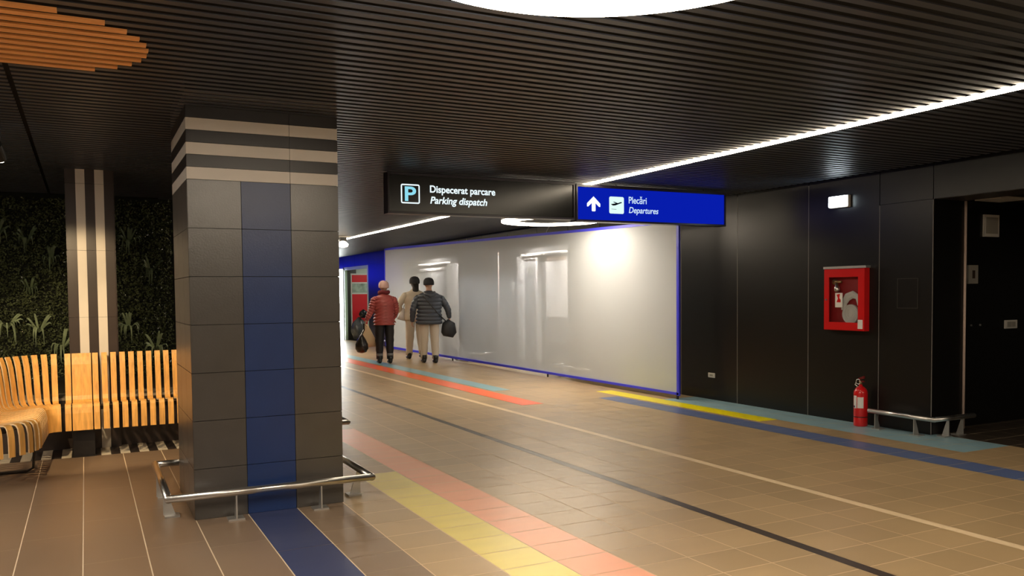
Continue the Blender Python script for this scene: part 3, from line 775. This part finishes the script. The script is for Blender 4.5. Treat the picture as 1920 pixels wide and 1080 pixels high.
# sockets, plates
o = thing('wall_socket', 'small white wall socket low on the black wall left of the extinguisher', 'socket', (8.0, 9.40, 0.31))
MB().box(7.985, 9.33, 0.315, 8.0, 9.475, 0.385).build('plate', white_pl, o, bevel=0.01)
MB().box(7.982, 9.37, 0.338, 7.985, 9.435, 0.362).build('outlet', grey_pl, o)
hf = mat('hatch_black', (0.016, 0.015, 0.015), 0.5)
o = thing('wall_hatch', 'flush black square hatch in the wall panel right of the hose cabinet', 'hatch', (8.0, 6.2, 1.34))
g = MB(); g.box(7.996, 6.07, 1.345, 8.0, 6.33, 1.352); g.box(7.996, 6.07, 1.668, 8.0, 6.33, 1.675); g.box(7.996, 6.07, 1.352, 8.0, 6.077, 1.668); g.box(7.996, 6.323, 1.352, 8.0, 6.33, 1.668)
g.build('rim', joint_m, o)
MB().box(7.998, 6.077, 1.352, 8.0, 6.323, 1.668).build('lid', wall_m, o)
YW = 6.10
o = thing('access_panel', 'beige square access panel high on the dark wall at the right edge', 'access panel', (9.26, YW, 2.15))
MB().box(9.12, YW-0.02, 2.145, 9.39, YW, 2.395).build('frame', white_pl, o)
MB().box(9.15, YW-0.026, 2.18, 9.36, YW-0.02, 2.365).build('lid', grey_pl, o)
o = thing('card_reader', 'beige rectangular wall box with a dark slot on the dark right wall', 'wall box', (8.93, YW, 1.60))
MB().box(8.845, YW-0.03, 1.61, 9.010, YW, 1.82).build('body', grey_pl, o, bevel=0.004)
MB().box(8.905, YW-0.033, 1.67, 8.950, YW-0.03, 1.76).build('slot', mat('slot_brown', (0.05, 0.03, 0.02), 0.5), o)
o = thing('light_switch', 'white double rocker light switch on the dark wall at the right edge', 'switch', (9.68, YW, 1.08))
MB().box(9.53, YW-0.012, 1.085, 9.77, YW, 1.185).build('plate', white_pl, o, bevel=0.008)
for x in (9.575, 9.655): MB().box(x, YW-0.018, 1.105, x+0.07, YW-0.012, 1.165).build('rocker', grey_pl, o)
o = MB().box(8.90, 5.75, 2.535, 9.35, 6.05, 2.58).build('ceiling_tray', white_pl); tag(o, 'pale ceiling fitting above the beige access panel at the right edge', 'ceiling fitting')
g = MB(); g.box(8.5, -5, 2.56, 12, 6.1, 2.62); struct('trim_8', g, void_m)
for (x, lab) in ((8.93, 'left one of two tiny metal studs on the dark right wall'), (9.09, 'right one of two tiny metal studs on the dark right wall')):
    o = MB().loft([(x, YW-0.012, 1.14), (x, YW, 1.14)], 0.012, seg=10).build('wall_stud', steel_m); tag(o, lab, 'stud', 'studs on the dark right wall')

# ---------------------------------------------------------------- floor stripes stuck on the tiles
def stripe(x0, y0, x1, y1, c, label, z=0.002):
    m = mat('stripe_%g_%g' % (c[0], c[2]), c, 0.3)
    o = MB().box(x0, y0, 0.0002, x1, y1, z).build('floor_stripe', m); tag(o, label, 'floor stripe', 'coloured guide stripes on the hall floor')
stripe(5.36, 10.25, 5.70, 20.2, (0.95, 0.16, 0.035), 'bright orange guide stripe on the floor leading to the red jacket walker')
stripe(5.76, 12.0, 6.06, 21.5, (0.25, 0.45, 0.52), 'pale blue guide stripe on the far floor beyond the orange stripe')
stripe(7.12, 7.52, 7.40, 11.1, (1.0, 0.86, 0.0), 'bright yellow guide stripe on the floor by the black wall')

# ---------------------------------------------------------------- bench of bent slats
bench = thing('slatted_bench', 'long bench of bent light plywood slats curving in front of the planted wall', 'bench', (0, 9.2, 0))
def slat(fx, fy, ang, wd=0.052, name='slat', tw=None, Hb=0.99):
    # (fx,fy): front edge point; ang: facing direction (towards the sitter); profile in the vertical plane
    nx, ny = math.cos(ang), math.sin(ang)          # facing
    tx, ty = -ny, nx
    # profile (u = distance behind the front edge, z)
    pr = [(-0.012, 0.275), (-0.012, 0.36), (-0.008, 0.44), (0.003, 0.495), (0.022, 0.522), (0.05, 0.532), (0.10, 0.528), (0.20, 0.515), (0.29, 0.505), (0.345, 0.508), (0.375, 0.53), (0.39, 0.57), (0.40, 0.64), (0.413, 0.76), (0.43, 0.88), (0.45, 0.95), (0.468, Hb)]
    th = 0.013
    g = MB(); n = len(pr); half = wd/2
    outer, inner = [], []
    for i, (u, z) in enumerate(pr):
        a = pr[max(i-1, 0)]; b_ = pr[min(i+1, n-1)]
        du, dz = b_[0]-a[0], b_[1]-a[1]; l = math.hypot(du, dz)
        nu, nz_ = -dz/l, du/l   # towards the sitter / up
        outer.append((u, z)); inner.append((u-nu*th*1.0, z-nz_*th*1.0))
    def W(p, s_): return (fx-nx*p[0]+tx*half*s_, fy-ny*p[0]+ty*half*s_, p[1])
    for s_ in (-1, 1):
        for p in outer: g.v.append(W(p, s_))
        for p in inner: g.v.append(W(p, s_))
    A, B, C_, D = 0, n, 2*n, 3*n
    for i in range(n-1):
        g.f.append((A+i, C_+i, C_+i+1, A+i+1)); g.m.append(0)
        g.f.append((B+i, B+i+1, D+i+1, D+i)); g.m.append(0)
        g.f.append((A+i, A+i+1, B+i+1, B+i)); g.m.append(1)
        g.f.append((C_+i, D+i, D+i+1, C_+i+1)); g.m.append(1)
    g.f += [(A, B, D, C_), (A+n-1, C_+n-1, D+n-1, B+n-1)]; g.m += [1, 1]
    return g.build(name, [wood, wood_edge], bench)
FY = 9.05
x = 0.055+0.0
k = 0
while x < 1.25:
    slat(x+0.02, FY, -PI/2); x += 0.0835
for x in (-0.087, 0.0): slat(x-0.005, FY, -PI/2, wd=0.0865, name='wide_slat')
x = -0.172
for i in range(1): slat(x-i*0.07, FY, -PI/2)
Cx, Cy, rf = -0.25, 8.95, 0.10
for i in range(10):
    a = math.radians(8.8*(i+0.5)); fa = -PI/2+a     # facing turns from -Y towards +X
    slat(Cx-rf*math.cos(fa), Cy-rf*math.sin(fa), fa)
fa = -PI/2+math.radians(88)
px_, py_ = Cx-rf*math.cos(fa), Cy-rf*math.sin(fa)
dx, dy = math.sin(fa), -math.cos(fa)
d = 0.06
px_, py_ = px_+0.0, py_-0.04
for i in range(20):
    a2 = fa-math.radians(max(0, i-8)*10.0)
    a2 = max(a2, math.radians(-100))
    slat(px_, py_, a2); dx, dy = math.sin(a2), -math.cos(a2)
    st = 0.084 if i < 8 else 0.102
    px_ += dx*st; py_ += dy*st
# supports
MB().box(-0.140, 9.14, 0, 0.052, 9.42, 0.25).build('pedestal', black_steel, bench)
MB().box(-0.150, 9.125, 0, 0.062, 9.43, 0.012).build('base_plate', black_steel, bench)
g = MB(); g.box(-0.28, 9.13, 0.455, 1.25, 9.17, 0.495); g.box(-0.28, 9.34, 0.44, 1.25, 9.38, 0.48); g.build('seat_beam', black_steel, bench)
g = MB(); g.loft([(-0.52, 8.95, 0.455), (-0.52, 8.3, 0.455), (-0.60, 8.05, 0.455), (-0.80, 7.86, 0.455), (-1.10, 7.80, 0.455)], 0.022, seg=8); g.build('seat_beam', black_steel, bench)
g = MB(); g.loft([(-0.47, 8.57, 0.46), (-0.44, 8.57, 0.20), (-0.45, 8.57, 0.04), (-0.50, 8.57, 0.012), (-1.0, 8.57, 0.012), (-1.3, 8.57, 0.012)], [(0.012, 0.035)]*6, seg=8, up=(1, 0, 0)); g.build('leg', black_steel, bench)
MB().box(1.08, 9.14, 0, 1.24, 9.42, 0.45).build('pedestal', black_steel, bench)

# ---------------------------------------------------------------- planted wall
leaf_a = mat('leaf_small', (0.10, 0.12, 0.055), 0.25, spec=0.9, noise=0.8, nscale=9)
leaf_b = mat('leaf_blade', (0.34, 0.42, 0.24), 0.35, noise=0.4, nscale=6)
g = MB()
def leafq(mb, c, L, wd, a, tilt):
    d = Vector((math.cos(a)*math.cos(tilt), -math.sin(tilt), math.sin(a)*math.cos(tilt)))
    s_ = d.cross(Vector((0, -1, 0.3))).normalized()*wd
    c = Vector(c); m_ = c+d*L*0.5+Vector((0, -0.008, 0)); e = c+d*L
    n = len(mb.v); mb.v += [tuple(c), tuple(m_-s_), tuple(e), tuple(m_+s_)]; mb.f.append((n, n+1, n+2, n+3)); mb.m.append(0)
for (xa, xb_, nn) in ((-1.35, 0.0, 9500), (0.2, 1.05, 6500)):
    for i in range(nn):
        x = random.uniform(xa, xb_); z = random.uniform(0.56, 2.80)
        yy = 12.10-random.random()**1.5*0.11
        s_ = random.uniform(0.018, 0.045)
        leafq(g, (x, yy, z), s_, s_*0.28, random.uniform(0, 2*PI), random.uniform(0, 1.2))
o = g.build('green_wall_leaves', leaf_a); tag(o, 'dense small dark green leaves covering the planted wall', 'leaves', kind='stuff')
plants = [(-0.93, 2.30, 0.34, 'drooping plant high on the planted wall at the left edge', 0), (-0.62, 2.22, 0.26, 'small drooping plant high between left edge and striped pillar', 0), (-0.36, 1.97, 0.22, 'small upright tuft close to the striped pillar on its left side', 0),
          (-0.86, 1.18, 0.36, 'bright long-leaved plant above the curved part of the bench', 1), (-0.52, 1.12, 0.30, 'narrow-leaved plant second from the left above the bench', 1), (-0.27, 0.90, 0.36, 'leafy plant just above the bench beside the striped pillar', 1),
          (0.52, 2.22, 0.30, 'dark drooping plant high on the planted wall right of the striped pillar', 0), (0.78, 1.85, 0.28, 'drooping plant half way up beside the charcoal pillar', 0), (0.50, 1.12, 0.30, 'leafy plant low on the wall right of the striped pillar', 1), (0.82, 0.84, 0.34, 'leafy plant lowest on the wall beside the charcoal pillar', 1), (-0.60, 1.60, 0.20, 'small dim tuft in the middle of the left planted wall', 0)]
# the wall is farther back: place by the same heights seen above the bench
plants = [(p[0]*1.0, p[1], p[2], p[3], p[4]) for p in plants]
for (x, z, L, lab, br) in plants:
    g = MB(); n = 13
    for i in range(n):
        a = -PI/2+random.uniform(-1.5, 1.5) if i < 9 else random.uniform(0, PI)
        LL = L*random.uniform(0.6, 1.0)
        dx, dz = math.cos(a), math.sin(a)
        pts = []
        for k in range(6):
            t = k/5
            pts.append((x+dx*LL*0.55*math.sin(t*1.6), 11.98-0.12*math.sin(t*2.6), z+0.14*math.sin(t*2.2)*(1 if dz < 0 else 1.2)+(dz*LL*t*t if dz < 0 else dz*LL*0.4*t)))
        wd = random.uniform(0.009, 0.014); LL *= 1.25
        g.loft(pts, [(wd*0.3, 0.002), (wd, 0.002), (wd*1.1, 0.002), (wd, 0.002), (wd*0.6, 0.002), (0.001, 0.001)], seg=4, up=(dz, 0, -dx) if abs(dz) > 0.2 else (0, 0, 1))
    o = g.build('trailing_plant', leaf_b if br else mat('leaf_blade_dark', (0.14, 0.19, 0.10), 0.45, noise=0.3, nscale=6)); tag(o, lab, 'plant', 'leafy plants on the planted wall')

# ---------------------------------------------------------------- people
skin = mat('skin', (0.55, 0.33, 0.24), 0.5)
def hand(mb, c, down, side, s=1.0, curl=0.9):
    # palm below c, five fingers; down = direction of the hand, side = thumb side
    c = Vector(c); d = Vector(down).normalized(); sd = Vector(side); sd = (sd-d*sd.dot(d)).normalized(); nrm = d.cross(sd)
    mb.loft([c, c+d*0.03*s, c+d*0.085*s], [(0.024*s, 0.018*s), (0.038*s, 0.015*s), (0.040*s, 0.013*s)], seg=10, up=tuple(sd))
    for i, (o_, L) in enumerate(((-0.031, 0.055), (-0.011, 0.068), (0.010, 0.072), (0.030, 0.064))):
        p = c+d*0.08*s+sd*(o_*s); a = 0.35; q = [p]
        for k in range(3):
            p = p+(d*math.cos(a)+nrm*math.sin(a))*(L/3*s); q.append(p); a += 0.55*curl
        mb.loft([tuple(v) for v in q], [0.0095*s, 0.009*s, 0.0085*s, 0.006*s], seg=7)
    p = c+d*0.025*s+sd*0.032*s
    q = [p, p+(d*0.6+sd*0.7)*0.032*s, p+(d*0.9+sd*0.6)*0.06*s+nrm*0.01*s]
    mb.loft([tuple(v) for v in q], [0.012*s, 0.0105*s, 0.007*s], seg=7)
def ripple(mb, a, b_, sec, k, amp, seg=22, n=46, chev=0.0, cx=0.0, xdir=None):
    # padded tube between key sections: sec = [(t, (x,y,z), ra, rb)], quilted rings every 1/k along z
    pass
def padded(mb, path, rads, nq, amp, chev=0.0, seg=24, per=6, caps=True):
    P = [Vector(p) for p in path]; K = len(P)
    L = [0]
    for i in range(1, K): L.append(L[-1]+(P[i]-P[i-1]).length)
    n = nq*per; n0 = len(mb.v)
    for i in range(n+1):
        for k in range(seg):
            a = 2*PI*k/seg
            t = i/n*L[-1]
            j = 0
            while j < K-2 and L[j+1] < t: j += 1
            f = (t-L[j])/(L[j+1]-L[j]); fs = f*f*(3-2*f)
            c = P[j].lerp(P[j+1], f)
            ra = rads[j][0]*(1-fs)+rads[j+1][0]*fs; rb = rads[j][1]*(1-fs)+rads[j+1][1]*fs
            tt = (P[j+1]-P[j]).normalized()
            sd = Vector((1, 0, 0)); sd = (sd-tt*sd.dot(tt)).normalized(); ot = tt.cross(sd)
            ph = i/n*nq + chev*abs(math.cos(a))
            q = 1+amp*(abs(math.sin(PI*ph))**0.6-0.6)
            v = c+sd*(ra*math.cos(a)*q)+ot*(rb*math.sin(a)*q)
            mb.v.append(tuple(v))
    for i in range(n):
        for k in range(seg):
            k2 = (k+1) % seg; a = n0+i*seg; mb.f.append((a+k, a+k2, a+seg+k2, a+seg+k)); mb.m.append(mb.mi)
    mb.f.append(tuple(n0+k for k in range(seg-1, -1, -1))); mb.m.append(0)
    mb.f.append(tuple(n0+n*seg+k for k in range(seg))); mb.m.append(0)
def xform(o, loc, rz, s):
    o.location = loc; o.rotation_euler = (0, 0, rz); o.scale = (s, s, s)
def person(label, loc, rz, s, jac, jac_q, chev, trou, shoe, hat, stride=0.12, arms=None, hairm=None, scarf=None, coat_len=0.80, wide=1.0, hood=None, cuffs=None, lift=0.0, bucket=False):
    o = thing('person', label, 'person'); o['_o'] = (0, 0, 0)
    W = wide
    legL = [(-0.10, -stride*0.0+0.0, 0.86), (-0.105, stride*0.35, 0.48), (-0.105, stride, 0.09)]
    legR = [(0.10, 0, 0.86), (0.105, -stride*0.15, 0.48), (0.105, -stride, 0.09+lift)]
    arms = arms or [[(-0.19*W, 0, 1.36), (-0.27*W, -0.02, 1.10), (-0.29*W, 0.03, 0.86)], [(0.19*W, 0, 1.36), (0.27*W, 0.02, 1.10), (0.28*W, 0.06, 0.86)]]
    # body: one continuous surface grown with a skin modifier
    pts = [(0, 0, 0.93), (0, 0, 1.12), (0, -0.01, 1.34), (0, 0.0, 1.46), (0, 0.015, 1.55), (0, 0.02, 1.64)]
    rad = [(0.13, 0.10), (0.12, 0.09), (0.14, 0.09), (0.05, 0.05), (0.07, 0.085), (0.055, 0.07)]
    ed = [(i, i+1) for i in range(5)]
    for lg in (legL, legR):
        a = len(pts); pts += lg; rad += [(0.085, 0.085), (0.055, 0.055), (0.038, 0.038)]; ed += [(0, a), (a, a+1), (a+1, a+2)]
    for ar in arms:
        a = len(pts); pts += ar; rad += [(0.05, 0.05), (0.038, 0.038), (0.026, 0.026)]; ed += [(2, a), (a, a+1), (a+1, a+2)]
    me = bpy.data.meshes.new('body'); me.from_pydata(pts, ed, []); me.materials.append(skin)
    b = bpy.data.objects.new('body', me); COL.objects.link(b); b.parent = o
    md = b.modifiers.new('skin', 'SKIN'); md.use_smooth_shade = True
    for i, r in enumerate(rad):
        me.skin_vertices[0].data[i].radius = r
        me.skin_vertices[0].data[i].use_root = (i == 0)
    q = b.modifiers.new('sub', 'SUBSURF'); q.levels = 2; q.render_levels = 2
    g = MB(); g.ball((0, 0.02, 1.585), 0.072, 0.092, 0.108, seg=20, rings=14)
    g.ball((0, 0.112, 1.575), 0.012, 0.018, 0.02, seg=8, rings=6)
    for sx in (-1, 1):
        g.ball((sx*0.074, 0.01, 1.58), 0.010, 0.018, 0.03, seg=8, rings=6)
        g.ball((sx*0.028, 0.100, 1.60), 0.013, 0.008, 0.008, seg=8, rings=6)
    g.loft([(-0.025, 0.103, 1.535), (0, 0.109, 1.533), (0.025, 0.103, 1.535)], [0.003, 0.006, 0.003], seg=6)
    g.loft([(0, 0.0, 1.42), (0, 0.01, 1.52)], [0.052, 0.050], seg=14)
    g.build('head', skin, o, smooth=True)
    for i, ar in enumerate(arms):
        g = MB(); e = Vector(ar[2]); dn = (e-Vector(ar[1])).normalized(); dn = (dn+Vector((0, 0, -0.4))).normalized()
        hand(g, e-dn*0.01, dn, (0, 1, 0), 1.0); g.build('hand', skin, o, smooth=True)
    # jacket
    g = MB(); B = coat_len
    padded(g, [(0, 0, B), (0, 0, B+0.10), (0, -0.005, 1.05), (0, -0.01, 1.25), (0, -0.01, 1.36), (0, 0, 1.455)],
           [(0.195*W, 0.145*W), (0.20*W, 0.15*W), (0.185*W, 0.135*W), (0.205*W, 0.135*W), (0.18*W, 0.115*W), (0.075, 0.075)], jac_q[0], jac_q[2], chev)
    for ar in arms:
        a0 = Vector(ar[0]); a1 = Vector(ar[1]); a2 = Vector(ar[2])
        padded(g, [(a0.x*0.72, a0.y, a0.z+0.01), (a0.x*1.0, a0.y, a0.z-0.03), tuple(a0.lerp(a1, 0.5)), tuple(a1), tuple(a1.lerp(a2, 0.5)), tuple(a2)],
               [(0.05, 0.06), (0.072, 0.078), (0.072, 0.075), (0.062, 0.062), (0.056, 0.056), (0.042, 0.042)], jac_q[1], jac_q[2], 0, seg=16)
    g.build('jacket', jac, o, smooth=True)
    # trousers
    g = MB()
    g.loft([(0, 0, 0.96), (0, 0, 0.88), (0, 0, 0.80)], [(0.16, 0.12), (0.185, 0.135), (0.175, 0.13)], seg=20)
    for lg in (legL, legR):
        l0, l1, l2 = [Vector(v) for v in lg]
        ps, rs = [], []
        for k in range(13):
            t = k/12; p = l0.lerp(l1, t*2) if t < 0.5 else l1.lerp(l2, t*2-1)
            ps.append(tuple(p)); rs.append((0.108-0.042*t)*(1+0.05*math.sin(k*2.3)))
        g.loft(ps, rs, seg=16)
    g.build('trousers', trou, o, smooth=True)
    for i, lg in enumerate((legL, legR)):
        e = Vector(lg[2]); zz = e.z-0.09
        g = MB(); g.loft([(e.x, e.y-0.09, zz+0.045), (e.x, e.y-0.04, zz+0.045), (e.x, e.y+0.05, zz+0.038), (e.x, e.y+0.13, zz+0.030), (e.x, e.y+0.17, zz+0.022)], [(0.030, 0.036), (0.042, 0.045), (0.046, 0.038), (0.044, 0.03), (0.025, 0.018)], seg=14, up=(1, 0, 0))
        g.loft([(e.x, e.y-0.03, zz+0.05), (e.x, e.y-0.03, zz+0.16)], [0.048, 0.055], seg=14)
        sh = g.build('shoe', shoe, o, smooth=True)
        if cuffs:
            MB().loft([(e.x, e.y-0.03, zz+0.155), (e.x, e.y-0.03, zz+0.19), (e.x, e.y-0.03, zz+0.21)], [0.062, 0.068, 0.060], seg=14).build('boot_cuff', cuffs, sh, smooth=True)
    # hat
    g = MB(); g.lathe((0, 0.01, 1.60), [(0.100, -0.03), (0.108, -0.02), (0.110, 0.03), (0.098, 0.075), (0.070, 0.108), (0.03, 0.122), (0.003, 0.125)], 22)
    if bucket:
        g.loft([(0, 0.06, 1.615), (0, 0.15, 1.605)], [(0.07, 0.012), (0.05, 0.006)], seg=12, up=(1, 0, 0))
    g.build('hat', hat, o, smooth=True)
    if hairm:
        g = MB(); g.ball((0, -0.03, 1.57), 0.083, 0.075, 0.10); g.loft([(0, -0.07, 1.56), (0, -0.09, 1.44), (0, -0.11, 1.32)], [(0.07, 0.035), (0.065, 0.035), (0.04, 0.02)], seg=14, up=(1, 0, 0)); g.build('hair', hairm, o, smooth=True)
    if scarf:
        g = MB(); g.loft([(0.09*math.cos(a*PI/8), 0.005+0.085*math.sin(a*PI/8), 1.475+0.012*math.sin(a*1.3)) for a in range(17)], 0.042, seg=10, caps=False)
        g.build('scarf', scarf, o, smooth=True)
    if hood:
        g = MB(); g.loft([(-0.10, -0.06, 1.42), (-0.06, -0.13, 1.38), (0, -0.155, 1.36), (0.06, -0.13, 1.38), (0.10, -0.06, 1.42)], [0.035, 0.05, 0.055, 0.05, 0.035], seg=12); g.build('hood', hood, o, smooth=True)
    xform(o, loc, rz, s)
    return o
jr = mat('jacket_red', (0.42, 0.085, 0.080), 0.38); jb = mat('jacket_navy', (0.055, 0.065, 0.085), 0.38); jc = mat('jacket_cream', (0.62, 0.54, 0.42), 0.6)
sl = 0.02
person('person in a red padded jacket, pale hat and black trousers carrying bags', (6.02, 18.2, 0), -0.16, 1.085, jr, (10, 10, 0.24), 1.5, mat('trousers_black', (0.012, 0.012, 0.015), 0.6), mat('boots_black', (0.01, 0.01, 0.01), 0.4),
       mat('hat_pink', (0.75, 0.50, 0.45), 0.8, bump=0.6, bscale=60), stride=0.03, scarf=mat('scarf_maroon', (0.16, 0.015, 0.02), 0.8), coat_len=0.80, wide=1.08, cuffs=mat('cuff_grey', (0.20, 0.20, 0.20), 0.8),
       arms=[[(-0.20, 0, 1.35), (-0.27, -0.02, 1.10), (-0.37, 0.02, 0.90)], [(0.20, 0, 1.35), (0.26, 0.04, 1.12), (0.24, 0.14, 0.95)]])
person('person in a dark padded jacket, dark cap and beige trousers walking away', (6.93, 17.75, 0), -0.20, 1.12, jb, (9, 8, 0.12), 0.0, mat('trousers_beige', (0.60, 0.52, 0.42), 0.7), mat('boots_black', (0, 0, 0)),
       mat('cap_dark', (0.03, 0.03, 0.035), 0.8), stride=0.08, coat_len=0.78, wide=1.32, hood=jb,
       arms=[[(-0.24, 0, 1.33), (-0.33, -0.03, 1.08), (-0.34, 0.03, 0.84)], [(0.24, 0, 1.33), (0.38, -0.02, 1.08), (0.42, 0.03, 0.90)]])
person('person in a loose cream jacket with long dark hair walking ahead of the dark jacket', (7.02, 18.9, 0), -0.15, 1.15, jc, (4, 5, 0.04), 0.0, mat('trousers_beige', (0, 0, 0)), mat('boots_black', (0, 0, 0)),
       mat('cap_dark', (0, 0, 0)), stride=0.16, hairm=mat('hair_dark', (0.02, 0.015, 0.012), 0.5), coat_len=0.82, wide=1.15, bucket=True, lift=0.04,
       arms=[[(-0.21, 0, 1.35), (-0.34, 0.0, 1.12), (-0.27, 0.10, 0.95)], [(0.21, 0, 1.35), (0.28, 0.05, 1.12), (0.27, 0.12, 0.92)]])
# bags the people carry
def rot_to(base, rz, s, p):
    q = Vector((p[0]*math.cos(rz)-p[1]*math.sin(rz), p[0]*math.sin(rz)+p[1]*math.cos(rz), p[2]))*s
    return Vector(base)+q
hb = rot_to((6.02, 18.2, 0), -0.16, 1.085, (-0.42, 0.02, 0.80))
dark_bag = mat('bag_black_shiny', (0.02, 0.016, 0.014), 0.25, bump=0.4, bscale=20)
o = thing('carrier_bag', 'black bag hanging low from the hand of the person in red', 'bag', tuple(hb))
g = MB(); c = hb+Vector((-0.07, -0.04, -0.62)); g.lathe(tuple(c), [(0.02, 0.0), (0.10, 0.02), (0.145, 0.10), (0.14, 0.20), (0.09, 0.31), (0.035, 0.40), (0.02, 0.42)], 20); g.build('bag_body', dark_bag, o, smooth=True)
MB().loft([tuple(c+Vector((0, 0, 0.41))), tuple(hb+Vector((0.0, 0, -0.1))), tuple(hb+Vector((0.0, 0, 0.04)))], 0.018, seg=8).build('handle', dark_bag, o)
o = thing('tote_bag', 'cream cloth bag hanging between the person in red and the black bag', 'bag', tuple(hb))
g = MB(); c2 = hb+Vector((0.10, 0.10, 0)); n = 0
g.loft([tuple(c2+Vector((-0.02, 0, 0.02))), tuple(c2+Vector((0.0, 0, -0.15))), tuple(c2+Vector((0.03, 0, -0.35))), tuple(c2+Vector((0.04, 0, -0.50)))], [(0.03, 0.02), (0.10, 0.04), (0.17, 0.05), (0.16, 0.04)], seg=16, up=(1, 0, 0))
g.build('bag_body', mat('bag_cream', (0.72, 0.56, 0.34), 0.7), o, smooth=True)
mb_ = rot_to((6.93, 17.75, 0), -0.20, 1.12, (0.42, 0.02, 0.66))
o = thing('shoulder_bag', 'black shoulder bag at the right hip of the person in the dark jacket', 'bag', tuple(mb_))
g = MB(); g.loft([tuple(mb_+Vector((-0.10, 0, 0.20))), tuple(mb_+Vector((-0.03, 0, 0.10))), tuple(mb_+Vector((-0.02, 0, -0.06))), tuple(mb_+Vector((-0.04, 0, -0.16)))], [(0.08, 0.06), (0.17, 0.09), (0.19, 0.10), (0.12, 0.07)], seg=16, up=(1, 0, 0)); g.build('bag_body', mat('bag_black', (0.02, 0.02, 0.022), 0.5), o, smooth=True)
s1 = rot_to((6.93, 17.75, 0), -0.20, 1.12, (-0.15, -0.17, 1.36)); 
MB().loft([tuple(mb_+Vector((-0.08, -0.02, 0.18))), tuple(rot_to((6.93, 17.75, 0), -0.20, 1.12, (0.14, -0.22, 1.0))), tuple(s1)], 0.012, seg=8).build('strap', mat('bag_black', (0, 0, 0)), o)
wb = rot_to((7.02, 18.9, 0), -0.15, 1.15, (-0.26, 0.02, 0.82))
o = thing('hand_bag', 'white bag at the left side of the person in the cream jacket', 'bag', tuple(wb))
MB().loft([tuple(wb+Vector((0.02, 0, 0.28))), tuple(wb+Vector((0.0, 0, 0.12))), tuple(wb+Vector((-0.03, 0, 0.0)))], [(0.03, 0.02), (0.09, 0.05), (0.12, 0.05)], seg=14, up=(1, 0, 0)).build('bag_body', mat('bag_white', (0.75, 0.73, 0.70), 0.6), o, smooth=True)
MB().loft([tuple(wb+Vector((0.02, 0, 0.27))), tuple(wb+Vector((0.05, 0, 0.36)))], 0.010, seg=8).build('strap', mat('bag_white', (0, 0, 0)), o)

# tidy the bookkeeping keys
for ob in bpy.data.objects:
    for k in ('_o', '_n'):
        if k in ob: del ob[k]
